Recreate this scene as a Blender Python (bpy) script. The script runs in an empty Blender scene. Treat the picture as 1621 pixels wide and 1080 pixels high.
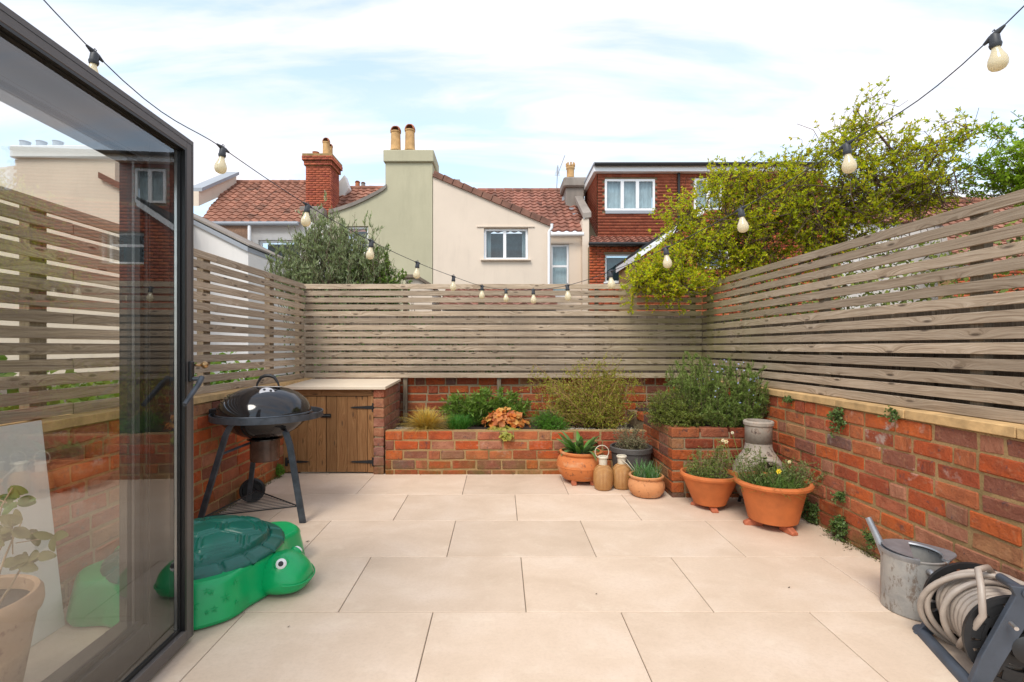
import bpy, bmesh, math, random
import numpy as np
from mathutils import Vector, Matrix, Euler
from mathutils.geometry import tessellate_polygon
random.seed(7); rng = np.random.default_rng(11)
S = bpy.context.scene; C = S.collection
# ---------- camera, sky, sun, exposure ----------
F, XV, HZ, CZ, SL = 777.0, 792.0, 550.0, 1.297, 0.0129      # focal length in photo pixels, vanishing point, eye height, patio fall
cd = bpy.data.cameras.new('camera'); cam = bpy.data.objects.new('camera', cd); C.objects.link(cam); S.camera = cam
cam.location = (0, 0, CZ); cam.rotation_euler = (math.pi/2, 0, 0)
cd.sensor_width = 36; cd.lens = F/1621*36; cd.shift_x = (810.5-XV)/1621; cd.shift_y = (HZ-540)/1621
cd.clip_start = .05; cd.clip_end = 900
S.view_settings.view_transform = 'Standard'; S.view_settings.look = 'None'; S.view_settings.gamma = 1
S.view_settings.exposure = 0.99
SUN_EL, SUN_AZ = math.radians(52), math.radians(208)          # high, behind the camera and a little to the left
wd = bpy.data.worlds.new('World'); S.world = wd; wd.use_nodes = True
nt = wd.node_tree; N = nt.nodes; L = nt.links; N.clear()
def wn(t, **k):
    n = N.new(t)
    for a, b in k.items(): setattr(n, a, b)
    return n
sky = wn('ShaderNodeTexSky', sky_type='NISHITA', sun_disc=False); sky.sun_elevation = SUN_EL; sky.sun_rotation = SUN_AZ
b1 = wn('ShaderNodeBackground'); b1.inputs[1].default_value = .19; tn = wn('ShaderNodeMix', data_type='RGBA', blend_type='MULTIPLY'); tn.inputs[0].default_value = 1; tn.inputs[7].default_value = (.86, 1.06, 1.0, 1); L.new(sky.outputs[0], tn.inputs[6]); L.new(tn.outputs[2], b1.inputs[0])
tc = wn('ShaderNodeTexCoord'); sp = wn('ShaderNodeSeparateXYZ'); L.new(tc.outputs['Generated'], sp.inputs[0])
zz = wn('ShaderNodeMath', operation='MAXIMUM'); L.new(sp.outputs[2], zz.inputs[0]); zz.inputs[1].default_value = 0
za = wn('ShaderNodeMath', operation='ADD'); L.new(zz.outputs[0], za.inputs[0]); za.inputs[1].default_value = .22
dx = wn('ShaderNodeMath', operation='DIVIDE'); L.new(sp.outputs[0], dx.inputs[0]); L.new(za.outputs[0], dx.inputs[1])
dy = wn('ShaderNodeMath', operation='DIVIDE'); L.new(sp.outputs[1], dy.inputs[0]); L.new(za.outputs[0], dy.inputs[1])
cx = wn('ShaderNodeCombineXYZ'); L.new(dx.outputs[0], cx.inputs[0]); L.new(dy.outputs[0], cx.inputs[1])
mp = wn('ShaderNodeMapping'); mp.inputs['Scale'].default_value = (.55, 2.3, 1); mp.inputs['Rotation'].default_value = (0, 0, .22); mp.inputs['Location'].default_value = (3.1, .6, 0)
L.new(cx.outputs[0], mp.inputs[0])
n1 = wn('ShaderNodeTexNoise'); n1.inputs['Scale'].default_value = 1.9; n1.inputs['Detail'].default_value = 9; n1.inputs['Roughness'].default_value = .56; n1.inputs['Distortion'].default_value = .5
L.new(mp.outputs[0], n1.inputs[0])
r1 = wn('ShaderNodeValToRGB'); r1.color_ramp.elements[0].position = .40; r1.color_ramp.elements[0].color = (.45,)*3+(1,); r1.color_ramp.elements[1].position = .60; r1.color_ramp.elements[1].color = (1,)*4
L.new(n1.outputs[0], r1.inputs[0])
n2 = wn('ShaderNodeTexNoise'); n2.inputs['Scale'].default_value = 1.9; n2.inputs['Detail'].default_value = 6
mp2 = wn('ShaderNodeMapping'); mp2.inputs['Scale'].default_value = (.6, 1.9, 1); mp2.inputs['Location'].default_value = (9, 4, 0); L.new(cx.outputs[0], mp2.inputs[0]); L.new(mp2.outputs[0], n2.inputs[0])
r2 = wn('ShaderNodeValToRGB'); r2.color_ramp.elements[0].position = .38; r2.color_ramp.elements[0].color = (.80, .82, .89, 1)
r2.color_ramp.elements[1].position = .66; r2.color_ramp.elements[1].color = (.98, .92, .94, 1)
L.new(n2.outputs[0], r2.inputs[0])
b2 = wn('ShaderNodeBackground'); b2.inputs[1].default_value = .66; L.new(r2.outputs[0], b2.inputs[0])
# near the horizon the cloud closes to an even pale haze
hr = wn('ShaderNodeMapRange'); hr.inputs[1].default_value = .05; hr.inputs[2].default_value = .30; hr.inputs[3].default_value = .85; hr.inputs[4].default_value = 0; L.new(sp.outputs[2], hr.inputs[0])
mx = wn('ShaderNodeMath', operation='MAXIMUM'); L.new(r1.outputs[0], mx.inputs[0]); L.new(hr.outputs[0], mx.inputs[1])
ms = wn('ShaderNodeMixShader'); L.new(mx.outputs[0], ms.inputs[0]); L.new(b1.outputs[0], ms.inputs[1]); L.new(b2.outputs[0], ms.inputs[2])
wo = wn('ShaderNodeOutputWorld'); L.new(ms.outputs[0], wo.inputs[0])
sl = bpy.data.lights.new('sun', 'SUN'); sl.energy = 1.45; sl.angle = math.radians(24); sl.color = (1, .94, .86)
so = bpy.data.objects.new('sun', sl); C.objects.link(so)
so.rotation_euler = (math.pi/2-SUN_EL, 0, math.radians(-28))     # light comes from behind-left of the camera
S.render.engine = 'CYCLES'
S.cycles.max_bounces = 8; S.cycles.transparent_max_bounces = 24

# ---------- helpers ----------
def W(x, y, Y): return Vector(((x-XV)*Y/F, Y, CZ+(HZ-y)*Y/F))
def fz(Y): return SL*Y
def origin(o):
    v = Vector((0, 0, 0))
    while o: v += o.location; o = o.parent
    return v
def tag(o, label=None, cat=None, group=None, kind=None):
    if label: o['label'] = label
    if cat: o['category'] = cat
    if group: o['group'] = group
    if kind: o['kind'] = kind
    return o
def thing(name, loc, label, cat, group=None, rz=0, rx=0):
    o = bpy.data.objects.new(name, None); o.empty_display_size = .1; C.objects.link(o); o.location = loc; o.rotation_euler = (rx, 0, rz)
    return tag(o, label, cat, group)
def link(name, me, parent=None, loc=(0, 0, 0), rot=(0, 0, 0), sc=(1, 1, 1)):
    o = bpy.data.objects.new(name, me); C.objects.link(o); o.parent = parent; o.location = loc; o.rotation_euler = rot; o.scale = sc
    return o
class MB:
    """collects shapes; build() links them as one mesh object"""
    def __init__(s): s.v = []; s.f = []
    def add(s, vs, fs):
        n = len(s.v); s.v += [tuple(v) for v in vs]; s.f += [tuple(i+n for i in f) for f in fs]; return s
    def box(s, a, b, m=None):
        x0, y0, z0 = a; x1, y1, z1 = b
        vs = [Vector(p) for p in ((x0,y0,z0),(x1,y0,z0),(x1,y1,z0),(x0,y1,z0),(x0,y0,z1),(x1,y0,z1),(x1,y1,z1),(x0,y1,z1))]
        if m: vs = [m @ v for v in vs]
        return s.add(vs, [(0,3,2,1),(4,5,6,7),(0,1,5,4),(1,2,6,5),(2,3,7,6),(3,0,4,7)])
    def loft(s, rings, cap=True, close=True):
        n = len(rings[0]); vs = [p for r in rings for p in r]; fs = []
        for i in range(len(rings)-1):
            for j in range(n if close else n-1):
                k = (j+1) % n; fs.append((i*n+j, i*n+k, (i+1)*n+k, (i+1)*n+j))
        if cap: fs += [tuple(range(n-1, -1, -1)), tuple((len(rings)-1)*n+j for j in range(n))]
        return s.add(vs, fs)
    def tube(s, pts, r, n=8, cap=True, closed=False):
        pts = [Vector(p) for p in pts]; rs = r if isinstance(r, (list, tuple)) else [r]*len(pts); rings = []; up = None
        m = len(pts)
        for i, p in enumerate(pts):
            if closed: t = pts[(i+1) % m]-pts[i-1]
            else: t = pts[min(i+1, m-1)]-pts[max(i-1, 0)]
            t.normalize()
            if up is None: up = Vector((0, 0, 1)) if abs(t.z) < .9 else Vector((1, 0, 0))
            a = t.cross(up); a.normalize(); b = a.cross(t); b.normalize(); up = b
            rings.append([p+(a*math.cos(q)+b*math.sin(q))*rs[i] for q in (2*math.pi*k/n for k in range(n))])
        if closed: rings.append(rings[0]); cap = False
        return s.loft(rings, cap)
    def lathe(s, prof, c=(0, 0, 0), n=32, m=None, cap=True):
        c = Vector(c); rings = []
        for r, z in prof:
            rg = [Vector((r*math.cos(2*math.pi*k/n), r*math.sin(2*math.pi*k/n), z)) for k in range(n)]
            rings.append([c+(m @ p if m else p) for p in rg])
        return s.loft(rings, cap)
    def prism(s, poly, d):           # poly: list of Vectors, extruded by vector d
        d = Vector(d); n = len(poly); vs = [Vector(p) for p in poly]+[Vector(p)+d for p in poly]
        fs = [tuple(range(n)), tuple(range(2*n-1, n-1, -1))]+[(i, i+n, (i+1) % n+n, (i+1) % n) for i in range(n)]
        return s.add(vs, fs)
    def build(s, name, mat, parent=None, smooth=False, sub=0, local=False, bev=0, auto=False):
        o = Vector((0, 0, 0)) if (local or parent is None) else origin(parent)
        me = bpy.data.meshes.new(name); me.from_pydata([(v[0]-o.x, v[1]-o.y, v[2]-o.z) for v in s.v], [], s.f); me.validate()
        bm = bmesh.new(); bm.from_mesh(me); bmesh.ops.recalc_face_normals(bm, faces=bm.faces)
        if bev: bmesh.ops.bevel(bm, geom=bm.edges[:], offset=bev, segments=1, affect='EDGES', clamp_overlap=True)
        bm.to_mesh(me); bm.free()
        if isinstance(mat, (list, tuple)): [me.materials.append(k) for k in mat]
        else: me.materials.append(mat)
        if smooth: me.shade_smooth()
        if auto: me.shade_smooth(); me.set_sharp_from_angle(angle=math.radians(35))
        ob = link(name, me, parent)
        if sub:
            k = ob.modifiers.new('sub', 'SUBSURF'); k.levels = sub; k.render_levels = sub
        return ob
def nmesh(name, V, Fc, mat, parent=None, local=False):   # numpy verts (N,3), quads (M,4)
    o = np.zeros(3) if (local or parent is None) else np.array(origin(parent))
    V = np.asarray(V, dtype=np.float32)-o.astype(np.float32); Fc = np.asarray(Fc, dtype=np.int32)
    me = bpy.data.meshes.new(name); k = Fc.shape[1]
    me.vertices.add(len(V)); me.vertices.foreach_set('co', V.astype(np.float32).ravel())
    me.loops.add(Fc.size); me.loops.foreach_set('vertex_index', Fc.ravel())
    me.polygons.add(len(Fc)); me.polygons.foreach_set('loop_start', np.arange(0, Fc.size, k, dtype=np.int32))
    me.update(calc_edges=True); me.materials.append(mat)
    return link(name, me, parent)

# ---------- materials ----------
class NG:
    def __init__(s, name):
        s.m = bpy.data.materials.new(name); s.m.use_nodes = True; s.t = s.m.node_tree; s.n = s.t.nodes; s.l = s.t.links
        s.b = s.n['Principled BSDF']; s.out = s.n['Material Output']
    def new(s, t, **k):
        n = s.n.new(t)
        for a, b in k.items(): setattr(n, a, b)
        return n
    def math(s, op, a, b=None, clamp=False):
        n = s.new('ShaderNodeMath', operation=op, use_clamp=clamp)
        for i, q in enumerate((a, b)):
            if q is None: continue
            if isinstance(q, (int, float)): n.inputs[i].default_value = q
            else: s.l.new(q, n.inputs[i])
        return n.outputs[0]
    def coord(s, kind='Object', scale=(1, 1, 1), rand=0):
        if kind == 'World':
            g = s.new('ShaderNodeNewGeometry').outputs['Position']
        else: g = s.new('ShaderNodeTexCoord').outputs[kind]
        m = s.new('ShaderNodeMapping'); m.inputs['Scale'].default_value = scale; s.l.new(g, m.inputs[0])
        if rand:
            oi = s.new('ShaderNodeObjectInfo'); c = s.new('ShaderNodeCombineXYZ'); q = s.math('MULTIPLY', oi.outputs['Random'], rand)
            for i in range(3): s.l.new(q, c.inputs[i])
            s.l.new(c.outputs[0], m.inputs['Location'])
        return m.outputs[0]
    def noise(s, co, sc=5, det=4, rough=.55, dist=0):
        n = s.new('ShaderNodeTexNoise'); n.inputs['Scale'].default_value = sc; n.inputs['Detail'].default_value = det
        n.inputs['Roughness'].default_value = rough; n.inputs['Distortion'].default_value = dist; s.l.new(co, n.inputs[0]); return n.outputs[0]
    def ramp(s, f, stops, const=False):
        r = s.new('ShaderNodeValToRGB'); cr = r.color_ramp
        if const: cr.interpolation = 'CONSTANT'
        while len(cr.elements) < len(stops): cr.elements.new(.5)
        for e, (p, c) in zip(cr.elements, stops):
            e.position = p; e.color = tuple(c)+(1,) if len(c) == 3 else c
        s.l.new(f, r.inputs[0]); return r.outputs[0]
    def mrange(s, f, a, b, c=0, d=1):
        n = s.new('ShaderNodeMapRange'); s.l.new(f, n.inputs[0])
        for i, q in enumerate((a, b, c, d)): n.inputs[i+1].default_value = q
        return n.outputs[0]
    def mix(s, f, a, b, mode='MIX'):
        n = s.new('ShaderNodeMix', data_type='RGBA', blend_type=mode)
        for k, q in ((0, f), (6, a), (7, b)):
            if isinstance(q, (int, float)): n.inputs[k].default_value = q
            elif isinstance(q, tuple): n.inputs[k].default_value = q+(1,) if len(q) == 3 else q
            else: s.l.new(q, n.inputs[k])
        return n.outputs[2]
    def bump(s, h, st=.3, d=.01):
        n = s.new('ShaderNodeBump'); n.inputs['Strength'].default_value = st; n.inputs['Distance'].default_value = d
        s.l.new(h, n.inputs['Height']); s.l.new(n.outputs[0], s.b.inputs['Normal'])
    def col(s, c):
        if isinstance(c, tuple): s.b.inputs['Base Color'].default_value = c+(1,)
        else: s.l.new(c, s.b.inputs['Base Color'])
    def setp(s, **k):
        for a, b in k.items(): s.b.inputs[a.replace('_', ' ')].default_value = b
        return s
G3 = lambda a: (a, a, a)
def plain(name, c, rough=.6, metal=0, var=.15, sc=12, bump=.1, spec=.5, world=False):
    g = NG(name); co = g.coord('World' if world else 'Object'); n = g.noise(co, sc, 5, .6)
    lo = tuple(x*(1-var) for x in c); hi = tuple(min(1, x*(1+var)) for x in c)
    g.col(g.ramp(n, [(.3, lo), (.7, hi)])); g.setp(Roughness=rough, Metallic=metal, Specular_IOR_Level=spec)
    if bump: g.bump(g.noise(co, sc*6, 4), bump, .003)
    return g.m
def leafmat(name, cols, trans=.3, rough=.5):
    g = NG(name); ge = g.new('ShaderNodeNewGeometry'); k = len(cols)
    c = g.ramp(ge.outputs['Random Per Island'], [(i/max(1, k-1), q) for i, q in enumerate(cols)])
    n = g.noise(g.coord('World'), 3.5, 3); c = g.mix(g.mrange(n, .35, .7, 0, .35), c, tuple(x*.6 for x in cols[0]))
    g.col(c); g.setp(Roughness=rough, Specular_IOR_Level=.35)
    t = g.new('ShaderNodeBsdfTranslucent'); g.l.new(c, t.inputs[0]); m = g.new('ShaderNodeMixShader'); m.inputs[0].default_value = trans
    g.l.new(g.b.outputs[0], m.inputs[1]); g.l.new(t.outputs[0], m.inputs[2]); g.l.new(m.outputs[0], g.out.inputs[0]); return g.m
def m_brick(name, ramp, eff=.35, moss=.0, dark=1.0):
    g = NG(name); oi = g.new('ShaderNodeObjectInfo'); co = g.coord('Object', rand=37)
    base = g.ramp(oi.outputs['Random'], ramp, True)
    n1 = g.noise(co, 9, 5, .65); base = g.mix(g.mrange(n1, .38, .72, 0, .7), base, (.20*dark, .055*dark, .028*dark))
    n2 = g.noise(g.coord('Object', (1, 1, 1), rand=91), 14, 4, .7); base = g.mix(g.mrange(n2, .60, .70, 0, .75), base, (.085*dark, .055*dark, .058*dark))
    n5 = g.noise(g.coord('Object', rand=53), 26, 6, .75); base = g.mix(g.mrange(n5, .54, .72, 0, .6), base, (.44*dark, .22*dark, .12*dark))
    wc = g.coord('World'); n3 = g.noise(wc, 5.5, 9, .72); n4 = g.noise(wc, 1.1, 2)
    base = g.mix(g.math('MULTIPLY', g.mrange(n3, .58, .66, 0, .85), g.mrange(n4, .5, .62, 0, eff)), base, (.55, .47, .40))
    if moss:
        sp = g.new('ShaderNodeSeparateXYZ'); g.l.new(wc, sp.inputs[0]); h = g.mrange(sp.outputs[2], .04, .34, 1, 0)
        base = g.mix(g.math('MULTIPLY', g.math('MULTIPLY', h, g.mrange(n3, .35, .6)), moss), base, (.10, .10, .022))
    g.col(base); g.setp(Roughness=.88, Specular_IOR_Level=.25); g.bump(g.math('ADD', g.noise(co, 40, 8, .75), g.math('MULTIPLY', n1, 2.5)), 1.0, .009); return g.m
RB = [(0, (.43, .085, .026)), (.14, (.47, .14, .052)), (.27, (.34, .072, .030)), (.38, (.52, .115, .028)), (.51, (.42, .13, .065)), (.60, (.25, .095, .06)), (.67, (.42, .18, .105)), (.75, (.48, .090, .022)), (.89, (.19, .10, .080)), (.93, (.43, .20, .09)), (.965, (.30, .14, .085))]
M = {}
M['brick'] = m_brick('orange red brick', RB, .75, .8)
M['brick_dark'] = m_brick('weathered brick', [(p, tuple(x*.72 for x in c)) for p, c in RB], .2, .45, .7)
M['brick_pier'] = m_brick('pale red brick', [(0, (.34, .15, .10)), (.3, (.42, .20, .12)), (.5, (.34, .11, .06)), (.7, (.28, .13, .10)), (.85, (.38, .17, .09))], .6, .5)
def m_mortar(name, c):
    g = NG(name); co = g.coord('World'); n = g.noise(co, 4, 5); c1 = g.ramp(g.noise(co, 90, 4, .7), [(.3, tuple(x*.62 for x in c)), (.7, c)])
    c1 = g.mix(g.mrange(n, .5, .68, 0, .55), c1, (.11, .10, .035)); g.col(c1); g.setp(Roughness=.95, Specular_IOR_Level=.2); g.bump(g.noise(co, 160, 5, .8), .9, .004); return g.m
M['mortar'] = m_mortar('sandy mortar', (.45, .285, .13)); M['mortar_dark'] = m_mortar('old mortar', (.34, .25, .15))
def m_wood(name, c1, c2, c3, green=0, warm=None, dirn='x'):
    g = NG(name); R = 61
    tcn = g.coord('Object', (1, 1, 1), rand=R)
    s = g.new('ShaderNodeSeparateXYZ'); g.l.new(tcn, s.inputs[0]); u, t, v = s.outputs
    if dirn == 'z': u, v = v, u
    v = g.math('ADD', v, g.math('MULTIPLY', t, .5))
    kc = g.new('ShaderNodeCombineXYZ'); g.l.new(g.math('MULTIPLY', u, 2.3), kc.inputs[0]); g.l.new(g.math('MULTIPLY', v, 9), kc.inputs[1])
    vo = g.new('ShaderNodeTexVoronoi', voronoi_dimensions='2D'); vo.inputs['Scale'].default_value = 1; g.l.new(kc.outputs[0], vo.inputs[0]); d = vo.outputs['Distance']
    bend = g.mrange(d, 0, .42, 1, 0); bend2 = g.math('POWER', bend, 2.0)
    low = g.new('ShaderNodeCombineXYZ'); g.l.new(g.math('MULTIPLY', u, 1.3), low.inputs[0]); g.l.new(g.math('MULTIPLY', v, 6), low.inputs[1])
    lown = g.noise(low.outputs[0], 1, 3)
    vv = g.math('ADD', g.math('MULTIPLY', v, 115), g.math('ADD', g.math('MULTIPLY', bend2, 6.0), g.math('MULTIPLY', lown, 13)))
    gc = g.new('ShaderNodeCombineXYZ'); g.l.new(g.math('MULTIPLY', u, 2.2), gc.inputs[0]); g.l.new(vv, gc.inputs[1])
    gr = g.noise(gc.outputs[0], 1, 3, .7)
    fc = g.new('ShaderNodeCombineXYZ'); g.l.new(g.math('MULTIPLY', u, 14), fc.inputs[0]); g.l.new(g.math('MULTIPLY', v, 500), fc.inputs[1]); fine = g.noise(fc.outputs[0], 1, 3)
    c = g.ramp(gr, [(.30, c1), (.47, c2), (.66, c3)])
    c = g.mix(g.mrange(fine, .3, .75, 0, .3), c, tuple(x*.55 for x in c1))
    kn = g.mrange(d, .035, .085, 1, 0); c = g.mix(g.math('MULTIPLY', kn, .8), c, (.045, .027, .018))
    oi = g.new('ShaderNodeObjectInfo'); hsv = g.new('ShaderNodeHueSaturation'); g.l.new(c, hsv.inputs['Color']); g.l.new(g.mrange(oi.outputs['Random'], 0, 1, .74, 1.20), hsv.inputs['Value']); c = hsv.outputs[0]
    wc = g.coord('World'); st = g.noise(wc, 1.6, 5, .65); c = g.mix(g.mrange(st, .42, .72, 0, .5), c, tuple(x*.55 for x in c2))
    if warm: c = g.mix(g.mrange(g.noise(wc, .9, 3), .4, .65, 0, .6), c, warm)
    if green:
        sp = g.new('ShaderNodeSeparateXYZ'); g.l.new(wc, sp.inputs[0])
        mk = g.math('MULTIPLY', g.mrange(sp.outputs[1], 3.7, 5.3), g.mrange(sp.outputs[0], 1.0, 2.2)); c = g.mix(g.math('MULTIPLY', mk, g.mrange(g.noise(wc, 5, 5), .28, .6, .15, .6)), c, (.22, .20, .055))
    g.col(c); g.setp(Roughness=.8, Specular_IOR_Level=.25); g.bump(g.math('ADD', g.math('MULTIPLY', gr, 1.0), fine), .5, .003); return g.m
M['slat'] = m_wood('silvered softwood', (.22, .155, .10), (.42, .32, .225), (.57, .46, .345), 1)
M['post'] = m_wood('weathered post', (.14, .10, .065), (.24, .18, .12), (.32, .25, .17), 1, dirn='z')
M['board'] = m_wood('old fence board', (.10, .075, .055), (.17, .13, .095), (.24, .19, .145), dirn='z')
M['door_wood'] = m_wood('brown stained boards', (.13, .055, .018), (.27, .125, .048), (.37, .20, .085), 0, (.34, .20, .08), 'z')
M['rail_wood'] = m_wood('brown stained rail', (.15, .065, .022), (.28, .13, .05), (.38, .20, .09))
def m_tile():
    g = NG('cream porcelain paving'); wc = g.coord('World'); oi = g.new('ShaderNodeObjectInfo'); co = g.coord('Object', (1, 1.3, 1), rand=23)
    c = g.ramp(g.noise(co, 2.2, 6, .6, .4), [(.30, (.57, .435, .32)), (.5, (.63, .49, .37)), (.70, (.685, .55, .435))])
    c = g.mix(g.mrange(g.noise(co, 60, 6, .8), .45, .75, 0, .38), c, (.44, .33, .235))
    c = g.mix(g.mrange(g.noise(co, 7, 5, .7), .55, .75, 0, .45), c, (.72, .60, .47))
    c = g.mix(g.mrange(g.noise(wc, .9, 4, .65), .52, .78, 0, .45), c, (.43, .32, .22))
    sp = g.noise(g.coord('World', rand=0), 210, 2, .5); c = g.mix(g.mrange(sp, .74, .78, 0, .6), c, (.12, .08, .05))
    h = g.new('ShaderNodeHueSaturation'); g.l.new(c, h.inputs['Color']); g.l.new(g.mrange(oi.outputs['Random'], 0, 1, .95, 1.04), h.inputs['Value'])
    g.col(h.outputs[0]); g.setp(Roughness=.55, Specular_IOR_Level=.3); g.bump(g.noise(co, 45, 6, .7), .12, .003); return g.m
M['tile'] = m_tile()
M['grout'] = plain('grey grout', (.16, .125, .09), .9, world=True)
M['stone_cope'] = plain('buff coping stone', (.52, .33, .145), .85, var=.32, sc=9, bump=.7, world=True)
M['slab'] = plain('cream worktop slab', (.70, .58, .44), .5, var=.08, sc=4, world=True)
M['foot'] = plain('terracotta foot', (.42, .12, .055), .8, var=.2, sc=30)
def m_terra_old(name, c):
    g = NG(name); co = g.coord('Object'); c1 = g.ramp(g.noise(co, 9, 5, .6), [(.3, c), (.7, tuple(min(1, x*1.25) for x in c))])
    c1 = g.mix(g.mrange(g.noise(g.coord('Object', (1, 1, .8)), 30, 6, .75), .58, .64, 0, .8), c1, (.17, .06, .03))
    c1 = g.mix(g.mrange(g.noise(g.coord('Object', (1, 1, 2)), 5, 5), .55, .7, 0, .5), c1, (.62, .42, .25))
    g.col(c1); g.setp(Roughness=.8); g.bump(g.noise(co, 60, 5), .3, .003); return g.m
M['terra'] = plain('terracotta', (.50, .135, .032), .78, var=.22, sc=5, bump=.35)
M['terra_old'] = m_terra_old('weathered terracotta', (.47, .145, .038)); M['terra_pale'] = m_terra_old('pale flaking terracotta', (.50, .215, .085))
M['soil'] = plain('dark soil', (.035, .022, .014), .95, var=.5, sc=40, bump=.8, world=True)
M['gravel'] = plain('pale gravel', (.60, .52, .42), .9, var=.35, sc=20)
def m_gloss(name, c, r=.12): return plain(name, c, r, 0, .08, 5, 0, .6)
M['enamel'] = m_gloss('black enamel', (.012, .011, .012), .09)
M['steel_dark'] = plain('dusty charcoal steel', (.075, .085, .10), .5, .5, .35, 18, .1)
M['black'] = plain('matt black plastic', (.014, .014, .015), .5, var=.3)
M['chrome'] = plain('bright steel', (.62, .60, .58), .3, .9, .1)
M['alu'] = plain('dark grey powder coat', (.10, .088, .082), .45, .1, .06, 30, .04)
M['alu_black'] = plain('black frame gasket', (.010, .010, .010), .4)
M['green'] = plain('bright green plastic', (.0, .34, .10), .30, var=.1, sc=6, bump=.05)
M['green_dark'] = plain('dark green plastic', (.0, .095, .066), .36, var=.14, sc=7, bump=.06)
M['white'] = plain('white paint', (.80, .79, .77), .45, var=.03, bump=0)
M['cream_glaze'] = plain('cream glazed neck', (.62, .55, .43), .35, var=.08, bump=0)
M['upvc'] = plain('white window frame', (.82, .82, .83), .35, var=.02, bump=0)
def m_glass(name, ior, tint=(1, 1, 1), rough=0.0):
    g = NG(name); g.n.remove(g.b); fr = g.new('ShaderNodeFresnel'); ge = g.new('ShaderNodeNewGeometry'); g.l.new(g.mrange(ge.outputs['Backfacing'], 0, 1, ior, 1/ior), fr.inputs[0])
    t = g.new('ShaderNodeBsdfTransparent'); t.inputs[0].default_value = tint+(1,); gl = g.new('ShaderNodeBsdfGlossy'); gl.inputs['Roughness'].default_value = rough
    m = g.new('ShaderNodeMixShader'); g.l.new(fr.outputs[0], m.inputs[0]); g.l.new(t.outputs[0], m.inputs[1]); g.l.new(gl.outputs[0], m.inputs[2]); g.l.new(m.outputs[0], g.out.inputs[0]); return g.m
M['glass'] = m_glass('door glass', 2.25, (.98, .99, .97))
M['win_glass'] = m_glass('window glass', 1.9, (.75, .82, .85))
M['curtain'] = plain('pale curtain', (.55, .62, .62), .9, var=.2, sc=3)
M['room'] = plain('teal reflection backing', (.13, .18, .19), .9)  # teal of the reflection in the panes, put into the backing colour
def m_render(name, c, var=.07, dirt=.25):
    g = NG(name); wc = g.coord('World'); c1 = g.ramp(g.noise(wc, .8, 6, .6), [(.3, tuple(x*(1-var) for x in c)), (.7, tuple(min(1, x*(1+var)) for x in c))])
    c1 = g.mix(g.mrange(g.noise(g.coord('World', (2.2, 2.2, .35)), 1.2, 6, .7), .52, .78, 0, dirt), c1, tuple(x*.68 for x in c))
    g.col(c1); g.setp(Roughness=.9, Specular_IOR_Level=.2); g.bump(g.noise(wc, 22, 6, .7), .25, .01); return g.m
M['cream'] = m_render('cream render', (.70, .585, .475), .05, .3); M['sage'] = m_render('sage green render', (.46, .425, .295), .07, .4); M['whiter'] = m_render('white render', (.74, .71, .68), .05, .3)
M['capc'] = m_render('grey concrete', (.27, .235, .205), .3, .8); M['lead'] = m_render('lead flashing', (.33, .35, .38)); M['pebble'] = plain('pebble dash', (.40, .24, .16), .9, var=.3, sc=30, world=True)
def island(name, cols, rough=.85, dirt=.35, sc=2):
    g = NG(name); ge = g.new('ShaderNodeNewGeometry'); k = len(cols)
    c = g.ramp(ge.outputs['Random Per Island'], [(i/(k-1), q) for i, q in enumerate(cols)])
    wc = g.coord('World'); c = g.mix(g.mrange(g.noise(wc, sc, 6, .7), .48, .72, 0, dirt), c, tuple(x*.45 for x in cols[0])); g.col(c); g.setp(Roughness=rough, Specular_IOR_Level=.25); g.bump(g.noise(wc, 30, 4), .2, .01); return g.m
M['far_brick'] = island('far red brick', [(.38, .075, .030), (.46, .115, .042), (.33, .070, .032), (.42, .10, .05)], dirt=.25)
M['hung'] = island('hung clay tiles', [(.33, .088, .048), (.40, .12, .065), (.28, .078, .045), (.37, .11, .06)], dirt=.3)
M['old_brick'] = island('chimney brick', [(.36, .085, .045), (.42, .115, .06), (.29, .07, .045)], dirt=.5)
def m_pan(name, a, b):
    g = NG(name); wc = g.coord('World'); vo = g.new('ShaderNodeTexVoronoi'); vo.inputs['Scale'].default_value = 4.2; g.l.new(g.coord('World', (1, .8, 0)), vo.inputs[0])
    s = g.new('ShaderNodeSeparateColor'); g.l.new(vo.outputs['Color'], s.inputs[0]); c = g.ramp(s.outputs[0], [(0, a), (.45, b), (.8, tuple(x*1.25 for x in b)), (1, tuple(x*.6 for x in a))])
    c = g.mix(g.mrange(g.noise(wc, 2.2, 6, .75), .5, .72, 0, .7), c, (.13, .075, .05)); g.col(c); g.setp(Roughness=.85); g.bump(g.noise(wc, 25, 5), .4, .02); return g.m
M['pan'] = m_pan('orange pantiles', (.21, .085, .05), (.285, .12, .075)); M['pan_brown'] = m_pan('brown roof tiles', (.20, .078, .05), (.26, .105, .07))
M['verge'] = plain('brown verge tiles', (.20, .095, .065), .85, var=.35, sc=3, world=True)
M['galv'] = None
def m_galv():
    g = NG('rusty galvanised steel'); co = g.coord('Object'); c = g.ramp(g.noise(co, 7, 6, .7, .5), [(.3, (.24, .24, .235)), (.55, (.38, .365, .34)), (.75, (.48, .45, .40))])
    c = g.mix(g.mrange(g.noise(g.coord('Object', (1, 1, .45)), 17, 7, .8), .55, .62, 0, .85), c, (.16, .115, .085))
    n2 = g.noise(g.coord('Object', (1.6, 1.6, .3)), 5, 5, .6); c = g.mix(g.mrange(n2, .60, .68, 0, .9), c, (.20, .085, .03))
    g.col(c); g.setp(Roughness=.5, Metallic=.35); g.bump(g.noise(co, 40, 6), .2, .004); return g.m
M['galv'] = m_galv()
M['galv_clean'] = plain('dull zinc', (.31, .32, .34), .45, .6, .2, 15)
M['hose'] = plain('grey beige hose', (.36, .30, .25), .4, var=.2, sc=10)
M['reel'] = plain('slate grey plastic', (.055, .066, .085), .5, var=.15)
M['bulb'] = None
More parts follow.
